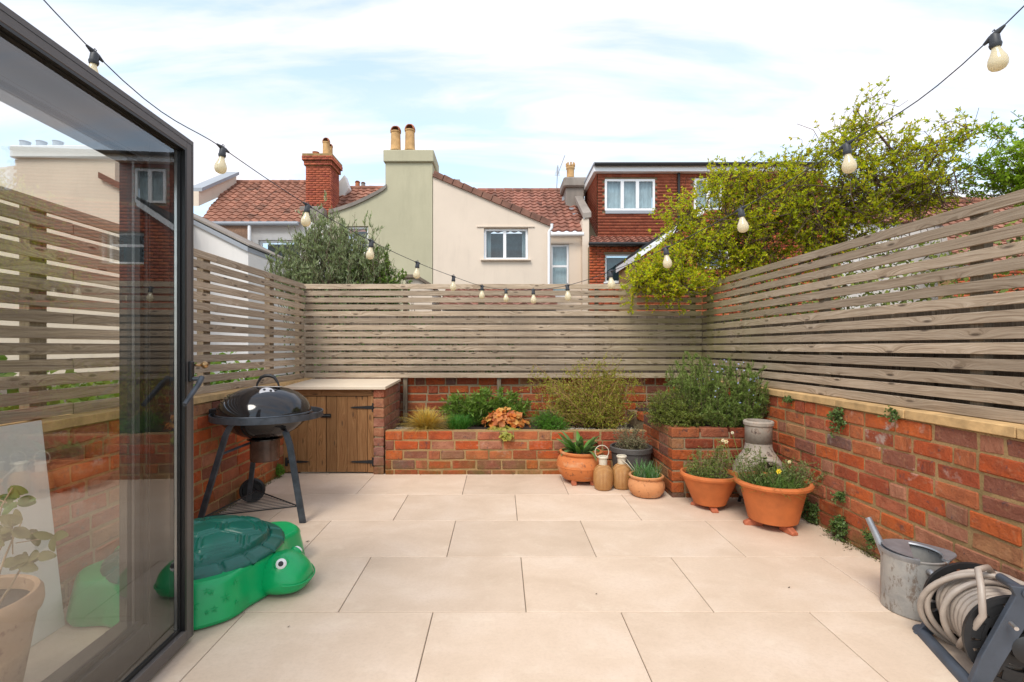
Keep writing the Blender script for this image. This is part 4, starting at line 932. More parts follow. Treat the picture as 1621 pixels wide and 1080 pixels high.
# lead flashing against the parapet
m = MB()
for k in range(7): pbox(m, 888+k*5.5, 316+k*8.6, 896+k*5.5, 323+k*8.6, 18.4-.35*k, -.35, -.30)
m.build('flashing', M['lead'], h1)
# aerial
ae = MB(); b = W(881, 303, Y3); t_ = W(883, 262, Y3); ae.tube([b, t_], .02, 6)
for k in range(7):
    p = b.lerp(t_, .62+.05*k); ae.tube([p-Vector((.10-.01*k, 0, 0)), p+Vector((.10-.01*k, 0, 0))], .010, 5)
ae.tube([b.lerp(t_, .6), b.lerp(t_, .6)+Vector((.28, -.1, .75))], .014, 5); tag(ae.build('aerial', M['lead']), 'thin television aerial standing on the roof ridge left of the grey chimney', 'aerial')
# --- sage green house with the tall chimney ---
h2 = thing('rendered_house', W(600, GB, Y1), 'sage green rendered house with a tall wide chimney and two hooded pots', 'house')
hwall(h2, [(522, 334), (540, 329), (560, 322), (580, 313), (597, 304), (608, 297.5), (610, 294), (610, 256), (684.5, 256), (684.5, GB), (522, GB)], Y1, M['sage'], [(548, 358, 583, 401)], depth=1.0)
window(h2, (548, 358.5, 582.5, 400.5), Y1, (), (379,), 3.0)
pbox(MB(), 607.5, 238.5, 687, 257.5, Y1, -.07, 1.12).build('chimney_cap', M['sage'], h2, bev=.02)
chimney_pot(h2, 626.5, 199.5, 239, Y1+.35, 17); chimney_pot(h2, 649, 196.5, 239, Y1+.35, 17)
pp_ = [(521, 336), (540, 330.5), (560, 323.5), (580, 314.5), (597, 305.5), (607, 299.5), (612, 295)]
for a, b in zip(pp_, pp_[1:]):
    p, q = W(*a, Y1), W(*b, Y1); MB().add([p+Vector((0, -.05, -.05)), q+Vector((0, -.05, -.05)), q+Vector((0, -.05, .05)), p+Vector((0, -.05, .05)), p+Vector((0, .3, -.05)), q+Vector((0, .3, -.05)), q+Vector((0, .3, .05)), p+Vector((0, .3, .05))], [(0, 1, 2, 3), (4, 7, 6, 5), (0, 4, 5, 1), (1, 5, 6, 2), (2, 6, 7, 3), (3, 7, 4, 0)]).build('coping', M['stone_cope'] if False else M['capc'], h2)
pantiles(h2, W(505, 372, Y2), W(640, 372, Y2), W(625, 299, Y3), W(528, 299, Y3), 'pan', .28, .30)
ridge(h2, W(530, 298.5, Y3), W(612, 298.5, Y3), 'pan', .10)
chimney_pot(h2, 566, 286, 299, 19.3, 8, 'pot_red', cowl=True); chimney_pot(h2, 575, 288, 299, 19.3, 7, 'capc', cowl=True)
# --- white house at left with orange pantile roof and brick chimney ---
h3 = thing('rendered_house', W(430, GB, Y2), 'white house with an orange pantile roof and a red brick chimney', 'house')
hwall(h3, [(330, 352), (525, 352), (525, GB), (330, GB)], Y2, M['whiter'], [(409, 380, 476, 428)], depth=.3)
window(h3, (409.5, 380.5, 475.5, 427.5), Y2, (), (409,), 3.2)
pantiles(h3, W(315, 353, Y2-.25), W(475, 353, Y2-.25), W(500, 290, Y3), W(364, 290, Y3), 'pan', .28, .30, .05)
pantiles(h3, W(475.2, 353, Y2-.25), W(478, 353, Y2-.25), W(520, 290, Y3), W(500.2, 290, Y3), 'pan', .28, .30, .05)
ridge(h3, W(362, 289.5, Y3), W(500, 289.5, Y3), 'pan', .11)
MB().tube([W(330, 354, Y2-.38), W(472, 354, Y2-.38)], .065, 10).build('gutter', M['lead'], h3)
drain(h3, [(397.5, 356), (397.5, 392), (393, 397), (391, GB)], Y2-.25, .055, 'upvc')
pbox(MB(), 345, 357, 395, 384, Y2, -.12, -.01).build('pebble_panel', M['pebble'], h3)
z0, z1 = W(0, 332, 17.0).z, W(0, 262, 17.0).z; a, b = W(484, 0, 17.0).x, W(523, 0, 17.0).x
st_ = MB(); st_.box((a+.02, 17.02, z0-2.0), (b-.02, 17.9, z1)); chm = st_.build('chimney', M['mortar'], h3)
def brickbox(parent, x0, x1, y0, y1, z0, z1, mat, bl=.235, bh=.078):
    o = brickface(parent, x0, x1, z0, z1, y0+.02, mat, bl, bh)
    V = []; Fq = []
    for side in (x0, x1):
        for i in range(int((z1-z0)/bh)):
            z = z0+i*bh; u = y0-(bl/2 if i % 2 else 0)
            while u < y1:
                p, q = max(u, y0), min(u+bl-.012, y1)
                if q-p > .03:
                    n = len(V); x = side+random.uniform(-.003, .003); d = .02 if side == x0 else -.02; V += [(x, p, z), (x, q, z), (x, q, z+bh-.012), (x, p, z+bh-.012), (x+d, p, z), (x+d, q, z), (x+d, q, z+bh-.012), (x+d, p, z+bh-.012)]; Fq += [(n, n+1, n+2, n+3), (n, n+1, n+5, n+4), (n+3, n+2, n+6, n+7), (n, n+3, n+7, n+4), (n+1, n+2, n+6, n+5)]
                u += bl
    tag(nmesh('side_brickwork', V, Fq, M[mat], parent), kind='stuff')
brickbox(chm, a, b, 17.0, 17.92, z0-.2, z1, 'old_brick')
for k, (g_, q) in enumerate(((.05, .0), (.10, .16))): brickbox(chm, a-g_, b+g_, 17.0-g_, 17.92+g_, z1+q, z1+q+(.17 if k == 0 else .22), 'old_brick')
MB().box((a-.04, 16.96, z1), (b+.04, 17.96, z1+.15)).box((a-.09, 16.91, z1+.16), (b+.09, 18.01, z1+.385)).build('cap', M['mortar'], chm)
pbox(MB(), 473, 326, 511, 372, 16.6, 0, 1.4).build('chimney_base', M['capc'], h3, bev=.05)
chimney_pot(h3, 516.5, 218, 250, 17.5, 12); chimney_pot(h3, 523, 228, 250, 17.9, 8); chimney_pot(h3, 500, 238, 252, 17.4, 11, 'pot_red', cowl=False)
c = [W(536, 280, 18.6), W(546, 277, 18.6), W(552, 300, 16.9), W(538, 318, 16.9)]
MB().prism([W(523, 305, 18.4), W(545, 277, 18.4), W(552, 298, 18.4), W(538, 322, 18.4)], (0, .4, 0)).build('parapet', M['whiter'], h3)
# raised parapet on the far left, lead topped
c = [W(303, 303, 16.6), W(364, 277, 18.9)]
MB().add([c[0]+Vector((0, 0, -.5)), c[0], c[1], c[1]+Vector((0, 0, -.55)), c[0]+Vector((.25, 0, -.5)), c[0]+Vector((.25, 0, 0)), c[1]+Vector((.25, 0, 0)), c[1]+Vector((.25, 0, -.55))], [(0, 1, 2, 3), (4, 7, 6, 5), (1, 5, 6, 2), (0, 3, 7, 4), (0, 4, 5, 1), (3, 2, 6, 7)]).build('parapet', M['cream'], h3)
MB().add([c[0]+Vector((-.12, 0, 0)), c[0]+Vector((.36, 0, 0)), c[1]+Vector((.36, 0, 0)), c[1]+Vector((-.12, 0, 0)), c[0]+Vector((-.12, 0, .12)), c[0]+Vector((.36, 0, .12)), c[1]+Vector((.36, 0, .12)), c[1]+Vector((-.12, 0, .12))], [(0, 3, 2, 1), (4, 5, 6, 7), (0, 1, 5, 4), (1, 2, 6, 5), (2, 3, 7, 6), (3, 0, 4, 7)]).build('parapet_coping', M['lead'], h3)
# low white outrigger with its sloping verge
h4 = thing('rear_extension', W(340, GB, 12.5), 'low white rendered extension with a dark sloping verge, just above the left fence', 'extension')
hwall(h4, [(214, 306), (308, 353), (393, 398), (393, GB), (214, GB)], 12.5, M['whiter'], depth=3)
for (xa, ya), (xb, yb), mt, w0, w1 in (((212, 302), (394, 393), 'lead', -.10, .02), ((212, 299.5), (396, 390.5), 'capc', .0, .05)):
    p, q = W(xa, ya, 12.5), W(xb, yb, 12.5); MB().prism([p+Vector((0, -.06, w0)), q+Vector((0, -.06, w0)), q+Vector((0, -.06, w1)), p+Vector((0, -.06, w1))], (0, 3, 0)).build('verge', M[mt], h4)
# cream neighbour seen only through the door glass
h5 = thing('rendered_house', W(110, GB, 10.5), 'cream house with a broad white chimney, seen only through the door glass', 'house')
hwall(h5, [(-260, 300), (24, 262), (24, 250), (182, 250), (182, 291), (214, 312), (214, GB), (-260, GB)], 10.5, M['cream'], depth=2)
pbox(MB(), 20, 232, 186, 251, 10.5, -.08, 1.2).build('chimney_cap', M['whiter'], h5, bev=.02)
for x in (40, 66, 92): chimney_pot(h5, x, 222, 233, 10.9, 15, 'lead', cowl=False)
for x in (146, 166): chimney_pot(h5, x, 244, 262, 12.4, 15, 'pot_red', cowl=False)
p, q = W(160, 280, 10.5), W(216, 309, 10.5); MB().prism([p+Vector((0, -.08, -.05)), q+Vector((0, -.08, -.05)), q+Vector((0, -.08, .08)), p+Vector((0, -.08, .08))], (0, .4, 0)).build('verge', M['verge'], h5)
# --- red brick house with tile hung dormer ---
h6 = thing('brick_house', W(1040, GB, 15.5), 'red brick house with a wide tile hung flat roofed dormer', 'house')
YD, YW = 16.0, 15.5
px_ = lambda x, Y: (x-XV)*Y/F
pz_ = lambda y, Y: CZ+(HZ-y)*Y/F
wins = [(957, 284.5, 1036, 334), (1098, 283.5, 1141, 334)]
hwall(h6, [(946, 276), (1300, 276), (1300, 377), (946, 377)], YD, M['mortar_dark'], [(a, b, c_, d) for a, b, c_, d in wins], depth=2.5, reveal=.12)
hz_ = [(px_(a, YD)-.0, pz_(d, YD), px_(c_, YD), pz_(b, YD)) for a, b, c_, d in wins]
# hung tiles: overlapping courses
V = []; Fq = []; th = .098; tw_ = .155; nrw = int((pz_(276, YD)-pz_(376, YD))/th)
for i in range(nrw+1):
    z = pz_(376, YD)+i*th; u = px_(946, YD)-(tw_/2 if i % 2 else 0)
    while u < px_(1300, YD):
        p, q = max(u, px_(946, YD)), u+tw_-.006; zt = min(z+th, pz_(276, YD))
        inh = any(q > a and p < c_ and zt > b+.01 and z < d-.01 for a, b, c_, d in hz_)
        if q-p > .02 and not inh:
            y0 = YD-.040+random.uniform(-.004, .004); n = len(V); V += [(p, y0, z), (q, y0, z), (q, YD-.012, zt), (p, YD-.012, zt), (p, YD, z), (q, YD, z)]; Fq += [(n, n+1, n+2, n+3), (n, n+4, n+5, n+1)]
        u += tw_
    # cheek tiles on the left side
    yy = YD-.04
    while yy < YD+2.2:
        x = px_(946, YD)-.03; topz = pz_(276, YD)+0.0
        floorz = pz_(372, YD)+(yy-YD)*.62
        if z > floorz: n = len(V); V += [(x-.012, yy, z), (x-.012, yy+tw_-.006, z), (x+.012, yy+tw_-.006, z+th), (x+.012, yy, z+th), (x+.025, yy, z), (x+.025, yy+tw_-.006, z)]; Fq += [(n, n+1, n+2, n+3), (n, n+4, n+5, n+1)]
        yy += tw_
tag(nmesh('hung_tiles', V, Fq, M['hung'], h6), kind='stuff')
for r, vm in ((wins[0], (984.5, 1008.5)), (wins[1], (1120,))): window(h6, (r[0], r[1], r[2], r[3]), YD, vm, (), 3.4, [(r[0]+3, r[2]-3)], din=-.05)
pbox(MB(), 958, 334.2, 1034, 339, YD, -.07, -.01).build('lead_apron', M['lead'], h6)
m = MB(); m.box((px_(938, YD), YD-.25, pz_(275.5, YD)), (px_(1300, YD), YD+2.4, pz_(266.5, YD))); m.build('fascia', M['upvc'], h6)
MB().box((px_(937, YD), YD-.32, pz_(266.5, YD)+.003), (px_(1302, YD), YD+2.5, pz_(263, YD))).build('flat_roof', M['lead'], h6)
MB().tube([(px_(938, YD), YD-.34, pz_(266, YD)), (px_(1300, YD), YD-.34, pz_(265.5, YD))], .06, 8).build('gutter', M['black'], h6)
drain(h6, [(1069, 268), (1073, 274), (1073, 378)], YD, .045, 'black', out=.08)
pantiles(h6, W(933, 385.5, YW-.15), W(1300, 385.5, YW-.15), W(1300, 375, YD+.05), W(935, 375, YD+.05), 'pan_brown', .22, .26, .045)
m = MB(); m.box((px_(932, YW), YW-.2, pz_(389.5, YW)), (px_(1300, YW), YW+.1, pz_(386.5, YW))); m.build('fascia', M['upvc'], h6)
MB().tube([W(932, 386, YW-.27), W(1300, 386, YW-.27)], .055, 8).build('gutter', M['black'], h6)
lw = [(958, 402, 1003.5, 447)]
hwall(h6, [(933, 390), (1300, 390), (1300, GB), (933, GB)], YW, M['mortar_dark'], lw, depth=.3)
brickface(h6, px_(933, YW), px_(1300, YW), pz_(GB-20, YW), pz_(390, YW), YW, 'far_brick', .235, .088, [(px_(a, YW), pz_(d, YW), px_(c_, YW), pz_(b, YW)) for a, b, c_, d in lw])
window(h6, (958, 402, 1003.5, 447), YW, (), (), 3.0); sill(h6, 955, 1007, 447, YW, 2.4, 'upvc')
# its brick outrigger with a pitched side
YO = 13.2
h7 = thing('brick_extension', W(1120, GB, YO), 'red brick extension with a white barge board, mostly behind the climber', 'extension')
ow = [(1104, 378, 1156, 425)]
hwall(h7, [(1008, 404), (1062, 366), (1110, 334), (1330, 318), (1330, GB), (1008, GB)], YO, M['mortar'], ow, depth=2.0)
def clipf(x, z):
    xp = XV+x*F/YO; yp = HZ-(z+.08-CZ)*F/YO
    return (yp > 404-(xp-1008)*.70 if xp < 1110 else yp > 334-(xp-1110)*.073)
brickface(h7, px_(1008, YO), px_(1330, YO), pz_(GB-20, YO), pz_(320, YO), YO, 'far_brick', .235, .084, [(px_(a, YO), pz_(d, YO), px_(c_, YO), pz_(b, YO)) for a, b, c_, d in ow], clip=clipf)
window(h7, (1104, 378, 1156, 425), YO, (), (397,), 3.2)
for (o_, w0, w1, mt) in ((0, -.16, 0.0, 'upvc'), (0, .004, .08, 'black')):
    p, q = W(1004, 404, YO), W(1112, 330, YO); MB().prism([p+Vector((0, -.1, w0)), q+Vector((0, -.1, w0)), q+Vector((0, -.1, w1)), p+Vector((0, -.1, w1))], (0, 2.2, 0)).build('barge_board', M[mt], h7)
# far right: pale house and orange roofs
h8 = thing('rendered_house', W(1420, GB, 15), 'pale house glimpsed through the climber on the right', 'house')
hwall(h8, [(1240, 350), (1540, 350), (1540, GB), (1240, GB)], 15, M['whiter'], depth=.4)
pantiles(h8, W(1235, 352, 14.9), W(1545, 352, 14.9), W(1545, 322, 17), W(1235, 322, 17), 'pan', .28, .3)
h9 = thing('brick_house', W(1640, GB, 12), 'house with an orange tiled roof just above the right fence at the edge', 'house')
pantiles(h9, W(1510, 420, 11), W(1900, 420, 11), W(1900, 320, 14), W(1480, 320, 14), 'pan', .28, .3)
hwall(h9, [(1510, 424), (1900, 424), (1900, GB), (1510, GB)], 11.1, M['mortar'], depth=.4); ridge(h9, W(1480, 319, 14), W(1900, 319, 14), 'pan')
brickface(h9, px_(1510, 11.1), px_(1900, 11.1), 0, pz_(425, 11.1), 11.1, 'far_brick')
# lean-to outbuilding with a wavy tiled eaves, behind the back fence
h10 = thing('lean_to', W(790, 560, 9), 'low lean to roof with wavy tile edge seen through the back fence slats', 'lean to')
hwall(h10, [(700, 488), (880, 488), (880, 600), (700, 600)], 9.4, M['capc'], depth=2); pantiles(h10, W(696, 485, 9.1), W(884, 485, 9.1), W(874, 458, 11.2), W(706, 458, 11.2), 'pan_brown', .26, .3)
sh = thing('garden_shed', W(652, 560, 9.5), 'small shed gable peeping over the back fence below the green chimney wall', 'shed')
hwall(sh, [(642, 441), (661, 441), (684, 457), (684, 600), (642, 600)], 9.5, M['cream'], depth=1.5)
for a, b in (((636, 438), (662, 438)), ((660, 438), (686, 454))):
    p, q = W(*a, 9.5), W(*b, 9.5); MB().prism([p+Vector((0, -.08, -.03)), q+Vector((0, -.08, -.03)), q+Vector((0, -.08, .03)), p+Vector((0, -.08, .03))], (0, 1.6, 0)).build('roof_board', M['board'], sh)
# neighbours' close boarded fences behind the slats
def board_fence(label, p0, p1, z1, w=.105, skip=.0, z0=-.2):
    p0, p1 = Vector(p0), Vector(p1); d = p1-p0; n = int(d.length/w); rz = math.atan2(d.y, d.x); t = thing('board_fence', (p0.x, p0.y, 0), label, 'fence', rz=rz); me = None
    for k in range(n):
        if random.random() < skip: continue
        if me is None: o = MB().box((0, 0, 0), (w+.03, .018, 1)).build('board', M['board'], None, bev=.002); me = o.data; bpy.data.objects.remove(o)
        link('board', me, t, (k*w, (k % 2)*.021, z0), (random.uniform(-.01, .01), random.uniform(-.0015, .0015), 0), (1, 1, z1-z0+random.uniform(-.02, .02)))
    MB().box((0, .045, z1-.25), (n*w, .085, z1-.18)).box((0, .045, .35), (n*w, .085, .42)).build('rail', M['board'], t, local=True)
board_fence("neighbour's upright board fence seen through the slats of the back fence", (-2.6, 6.4, 0), (3.2, 6.4, 0), 1.72, .11)
board_fence("neighbour's dark upright boards seen through the slats of the right fence", (2.62, .6, 0), (2.62, 6.3, 0), 1.55, .155)
# ---------- vegetation ----------
def unit(v): return v/np.maximum(np.linalg.norm(v, axis=-1, keepdims=True), 1e-9)
def leafgeo(P, D, Ln, Wd, curl=.15, fold=.0):
    n = len(P); D = unit(D); R = rng.normal(size=(n, 3)); Sx = unit(np.cross(D, R)); Nn = np.cross(Sx, D); Ln = Ln[:, None]; Wd = Wd[:, None]
    mid = P+D*Ln*.48+Nn*Ln*fold; V = np.stack([P, mid+Sx*Wd*.5, P+D*Ln-Nn*Ln*curl, mid-Sx*Wd*.5], 1).reshape(-1, 3)
    Fc = np.arange(n*4).reshape(n, 4); return V, Fc
def tubesgeo(lines, sides=3):        # lines: list of (pts(k,3), r0, r1)
    Vs = []; Fs = []; b = 0
    for pts, r0, r1 in lines:
        pts = np.asarray(pts); k = len(pts); t = unit(np.gradient(pts, axis=0)); ref = np.array([.3, .5, .81]); a = unit(np.cross(t, ref)); c = np.cross(t, a)
        rr_ = np.linspace(r0, r1, k)[:, None]; ring = [pts+rr_*(a*math.cos(2*math.pi*j/sides)+c*math.sin(2*math.pi*j/sides)) for j in range(sides)]
        V = np.stack(ring, 1).reshape(-1, 3); Vs.append(V)
        i = np.arange(k-1)[:, None]*sides; j = np.arange(sides)[None]; q = np.stack([i+j, i+(j+1) % sides, i+sides+(j+1) % sides, i+sides+j], -1).reshape(-1, 4); Fs.append(q+b); b += len(V)
    return np.concatenate(Vs), np.concatenate(Fs)
def curve(a, b, k=6, wob=.05, sag=0.0):
    a, b = np.asarray(a, float), np.asarray(b, float); t = np.linspace(0, 1, k)[:, None]; L_ = np.linalg.norm(b-a)
    w = rng.normal(size=(1, 3))*wob*L_; w2 = rng.normal(size=(k, 3))*wob*.25*L_; w2[0] = 0
    return a+(b-a)*t+w*np.sin(t*math.pi)+w2*t-np.array([0, 0, sag])*(t**2)*L_
def in_ell(n, shell=.0):
    d = unit(rng.normal(size=(n, 3))); r = (shell+(1-shell)*rng.random(n))**(1/2.2); return d*r[:, None]
def bush(root, base, ells, nst, per, ll, lw, ml, mstem, stem_r=.004, wob=.10, start=.35, spread=.8, up=.0, twigs=0, twl=.12, cl=1, clr=.0, curl=.15, leafname='foliage', sag=0.0, k=7, radial=0.2):
    """stems from base to tips spread through ellipsoids; leaves along the stems and their twigs"""
    lines = []; LP = []; LD = []
    for (c, r, wgt) in ells:
        c = np.array(c, float); r = np.array(r, float); m = int(nst*wgt)
        tips = c+in_ell(m, .25)*r
        for tp_ in tips:
            b0 = np.array(base if not callable(base) else base(tp_), float); ln = curve(b0, tp_, k, wob, sag); lines.append((ln, stem_r, stem_r*.4)); tl = [ln]
            for _ in range(twigs):
                s = rng.uniform(start, 1); q = s*(k-1); i0 = min(int(q), k-2); p = ln[i0]+(ln[i0+1]-ln[i0])*(q-i0); dd_ = unit(ln[-1]-ln[max(0, k-3)])+rng.normal(size=3)*.9+np.array([0, 0, up]); tw_ = curve(p, p+unit(dd_)*twl*rng.uniform(.4, 1.3), 4, .12); lines.append((tw_, stem_r*.5, stem_r*.25)); tl.append(tw_)
            for li, l_ in enumerate(tl):
                s0 = start if li == 0 else .1; u = rng.uniform(s0, 1, per); q = u*(len(l_)-1); i0 = np.minimum(q.astype(int), len(l_)-2); fr_ = (q-i0)[:, None]; p = l_[i0]+(l_[i0+1]-l_[i0])*fr_; d = unit(l_[i0+1]-l_[i0])
                for _ in range(cl):
                    LP.append(p+rng.normal(size=p.shape)*clr); LD.append(d*(1-spread)+rng.normal(size=p.shape)*spread*.6+np.array([0, 0, up]))
    P = np.concatenate(LP); D = np.concatenate(LD); n = len(P); sc_ = rng.uniform(.6, 1.25, n)
    V, Fc = leafgeo(P, D, ll*sc_, lw*sc_*rng.uniform(.8, 1.2, n), curl); o = nmesh(leafname, V, Fc, ml, root); tag(o, kind='stuff')
    V, Fc = tubesgeo(lines); tag(nmesh('stems', V, Fc, mstem, root), kind='stuff'); return o
def blades(root, pts, dirs, lens, wid, mat, droop=.5, name='blades', segs=5):
    """arching grass blades; droop bends the tip down"""
    n = len(pts); pts = np.asarray(pts, float); dirs = unit(np.asarray(dirs, float)); sx = unit(np.cross(dirs, np.array([0, 0, 1.0])+rng.normal(size=(n, 3))*.05)); V = []
    for i in range(segs+1):
        t = i/segs; h = dirs.copy(); hor = dirs.copy(); hor[:, 2] = 0; hor = unit(hor+1e-6)
        p = pts+(dirs*t+(hor*.35-np.array([0, 0, .85]))*droop*t**2.2)*lens[:, None]; w = wid*(1-t**1.6*.95)*(.5+.5*min(1, t*4)); V += [p+sx*w/2, p-sx*w/2]
    V = np.stack(V, 1); m = 2*(segs+1); Fc = []
    for i in range(segs): Fc.append(np.stack([np.arange(n)*m+2*i, np.arange(n)*m+2*i+1, np.arange(n)*m+2*i+3, np.arange(n)*m+2*i+2], 1))
    return tag(nmesh(name, V.reshape(-1, 3), np.concatenate(Fc), mat, root), kind='stuff')
def cone_dirs(n, tilt, k=1.0):
    a = rng.uniform(0, 2*math.pi, n); b = tilt*rng.random(n)**k; return np.stack([np.sin(b)*np.cos(a), np.sin(b)*np.sin(a), np.cos(b)], 1)
def disc(n, c, r): a = rng.uniform(0, 2*math.pi, n); q = r*np.sqrt(rng.random(n)); return np.stack([c[0]+q*np.cos(a), c[1]+q*np.sin(a), np.full(n, c[2])], 1)
SO = .452
LM = leafmat
M['twig'] = plain('orange brown twigs', (.36, .19, .08), .9, var=.25, world=True)
# raised bed, left to right
t = thing('grass_clump', (-.753, 5.02, SO), 'clump of straw yellow sedge at the left end of the raised bed', 'grass')
n = 1300; blades(t, disc(n, (-.753, 5.0, SO), .06), cone_dirs(n, 1.15, .8), rng.uniform(.20, .40, n), .0055, LM('yellow sedge', [(.66, .40, .04), (.80, .55, .09), (.50, .36, .06), (.78, .58, .20), (.28, .26, .05)], .25), .42)
t = thing('grass_clump', (-.425, 4.98, SO), 'small tuft of bright green grass between the yellow sedge and the orange plant', 'grass')
n = 620; blades(t, disc(n, (-.425, 4.96, SO), .09), cone_dirs(n, .75, .7), rng.uniform(.14, .27, n), .006, LM('fresh green blades', [(.05, .20, .02), (.09, .28, .03), (.04, .14, .02)], .25), .3)
t = thing('shrub', (-.22, 5.27, SO), 'leafy mid green shrub at the back of the raised bed behind the grasses', 'shrub')
bush(t, (-.22, 5.3, SO), [((-.42, 5.3, .66), (.28, .16, .16), 1), ((-.10, 5.3, .69), (.34, .16, .17), 1.3), ((.14, 5.25, .60), (.2, .14, .12), .6)], 80, 22, .066, .012, LM('green lance leaves', [(.15, .28, .03), (.22, .36, .05), (.10, .20, .025), (.28, .38, .07)], .35), M['bark'], .003, start=.3, spread=.75, up=.2, twigs=1, twl=.1)
t = thing('heuchera', (.06, 4.95, SO), 'heuchera with ruffled orange and lime leaves spilling over the raised bed wall', 'plant')
def rufflegeo(P, N0, rad, k=9):
    V = []; Fc = []
    for p, nn, r in zip(P, N0, rad):
        nn = nn/np.linalg.norm(nn); a = np.cross(nn, rng.normal(size=3)); a /= np.linalg.norm(a); b = np.cross(nn, a); i0 = len(V); V.append(p-nn*r*.15)
        ph = rng.uniform(0, 6)
        for j in range(k*2):
            an = 2*math.pi*j/(k*2); rr_ = r*(1 if j % 2 else .80)*(1-.35*math.exp(-((an-math.pi)/.35)**2)); V.append(p+a*rr_*math.cos(an)+b*rr_*math.sin(an)+nn*r*.16*math.sin(3*an+ph))
        for j in range(0, k*2, 2): Fc.append((i0, i0+1+j, i0+1+(j+1) % (k*2), i0+1+(j+2) % (k*2)))
    return np.array(V), np.array(Fc)
hm_o = LM('orange ruffled leaves', [(.56, .12, .02), (.78, .28, .05), (.52, .14, .06), (.78, .46, .12), (.64, .20, .07), (.5, .3, .06)], .35)
hm_l = LM('lime ruffled leaves', [(.36, .34, .05), (.46, .40, .07), (.28, .30, .05), (.50, .33, .06)], .35)
def heu(nm, mat, c, r, n):
    d = unit(rng.normal(size=(n, 3))); d[:, 2] = np.abs(d[:, 2]); P = np.array(c)+d*np.array(r)*rng.uniform(.6, 1, n)[:, None]; N0 = d+np.array([0, -.3, .5])+rng.normal(size=(n, 3))*.35
    V, Fc = rufflegeo(P, N0, rng.uniform(.022, .042, n)); tag(nmesh(nm, V, Fc, mat, t), kind='stuff')
heu('foliage', hm_o, (.05, 4.98, .51), (.235, .16, .17), 190); heu('lower_foliage', hm_l, (.03, 4.86, .455), (.19, .09, .06), 85); heu('trailing_foliage', hm_l, (.07, 4.755, .42), (.08, .03, .05), 22)
t = thing('mound_plant', (.49, 4.95, SO), 'dense bright green feathery mound at the right of the orange heuchera', 'plant')
bush(t, (.49, 4.95, SO), [((.46, 4.95, .56), (.20, .13, .13), 1), ((.56, 4.86, .52), (.15, .09, .10), .6)], 330, 26, .024, .0035, LM('feathery green', [(.08, .25, .015), (.13, .34, .025), (.05, .17, .012), (.19, .38, .04)]), M['bark'], .0015, start=.3, spread=.9, up=.4, k=5)
t = thing('shrub', (.98, 5.22, SO), 'wide twiggy spring shrub with fine yellow green leaves in front of the back fence', 'shrub')
bush(t, (.98, 5.22, SO), [((.66, 5.18, .88), (.38, .16, .14), 1.3), ((.98, 5.2, 1.0), (.26, .15, .17), 1), ((1.10, 5.2, .80), (.30, .18, .20), 1.2), ((.80, 5.1, .66), (.28, .15, .14), .9), ((1.28, 5.1, .98), (.15, .14, .16), .5), ((1.12, 5.0, .60), (.22, .12, .12), .7)], 64, 15, .019, .0085, LM('spring green leaflets', [(.34, .38, .03), (.46, .46, .05), (.24, .31, .03), (.50, .42, .06)], .4), M['twig'], .0028, start=.35, spread=.9, up=.1, twigs=4, twl=.16, wob=.16)
# corner planter
SP2 = .62
t = thing('shrub', (1.60, 4.40, SP2), 'rounded olive green thyme mound spilling over the left side of the corner planter', 'shrub')
bush(t, (1.60, 4.42, SP2), [((1.50, 4.40, .76), (.24, .26, .20), 1.2), ((1.66, 4.32, .70), (.26, .24, .17), 1), ((1.42, 4.36, .72), (.12, .2, .13), .5), ((1.56, 4.18, .66), (.20, .13, .09), .6)], 240, 24, .017, .0055, LM('thyme leaves', [(.17, .22, .03), (.24, .29, .045), (.12, .16, .025), (.30, .32, .06)]), M['bark'], .002, start=.35, spread=.85, up=.3, twigs=1, twl=.05, k=5)
t = thing('rosemary', (1.98, 4.28, SP2), 'tall bushy rosemary with upright stems in the corner planter above the chimenea', 'shrub')
def up_base(tip): return (1.98+(tip[0]-1.98)*.75, 4.28+(tip[1]-4.28)*.7, SP2-.02)
bush(t, up_base, [((1.97, 4.26, .96), (.30, .22, .24), 1.5), ((1.76, 4.34, 1.04), (.19, .2, .18), .8), ((2.12, 4.12, .92), (.14, .14, .26), .8), ((1.95, 4.12, .76), (.26, .10, .12), .8), ((1.80, 4.62, 1.04), (.25, .2, .17), .6)], 92, 115, .027, .0042, LM('rosemary needles', [(.18, .27, .05), (.26, .36, .07), (.12, .18, .035), (.36, .43, .13)], .28), M['bark'], .0035, start=.08, spread=.62, up=.35, wob=.06, twigs=1, twl=.12)
n = 60; P = np.array([1.97, 4.2, .95])+in_ell(n, .6)*np.array([.28, .22, .25]); V, Fc = leafgeo(np.repeat(P, 4, 0), rng.normal(size=(n*4, 3)), np.full(n*4, .010), np.full(n*4, .008)); tag(nmesh('flowers', V, Fc, plain('pale blue petals', (.42, .46, .75), .6, bump=0), t), kind='stuff')
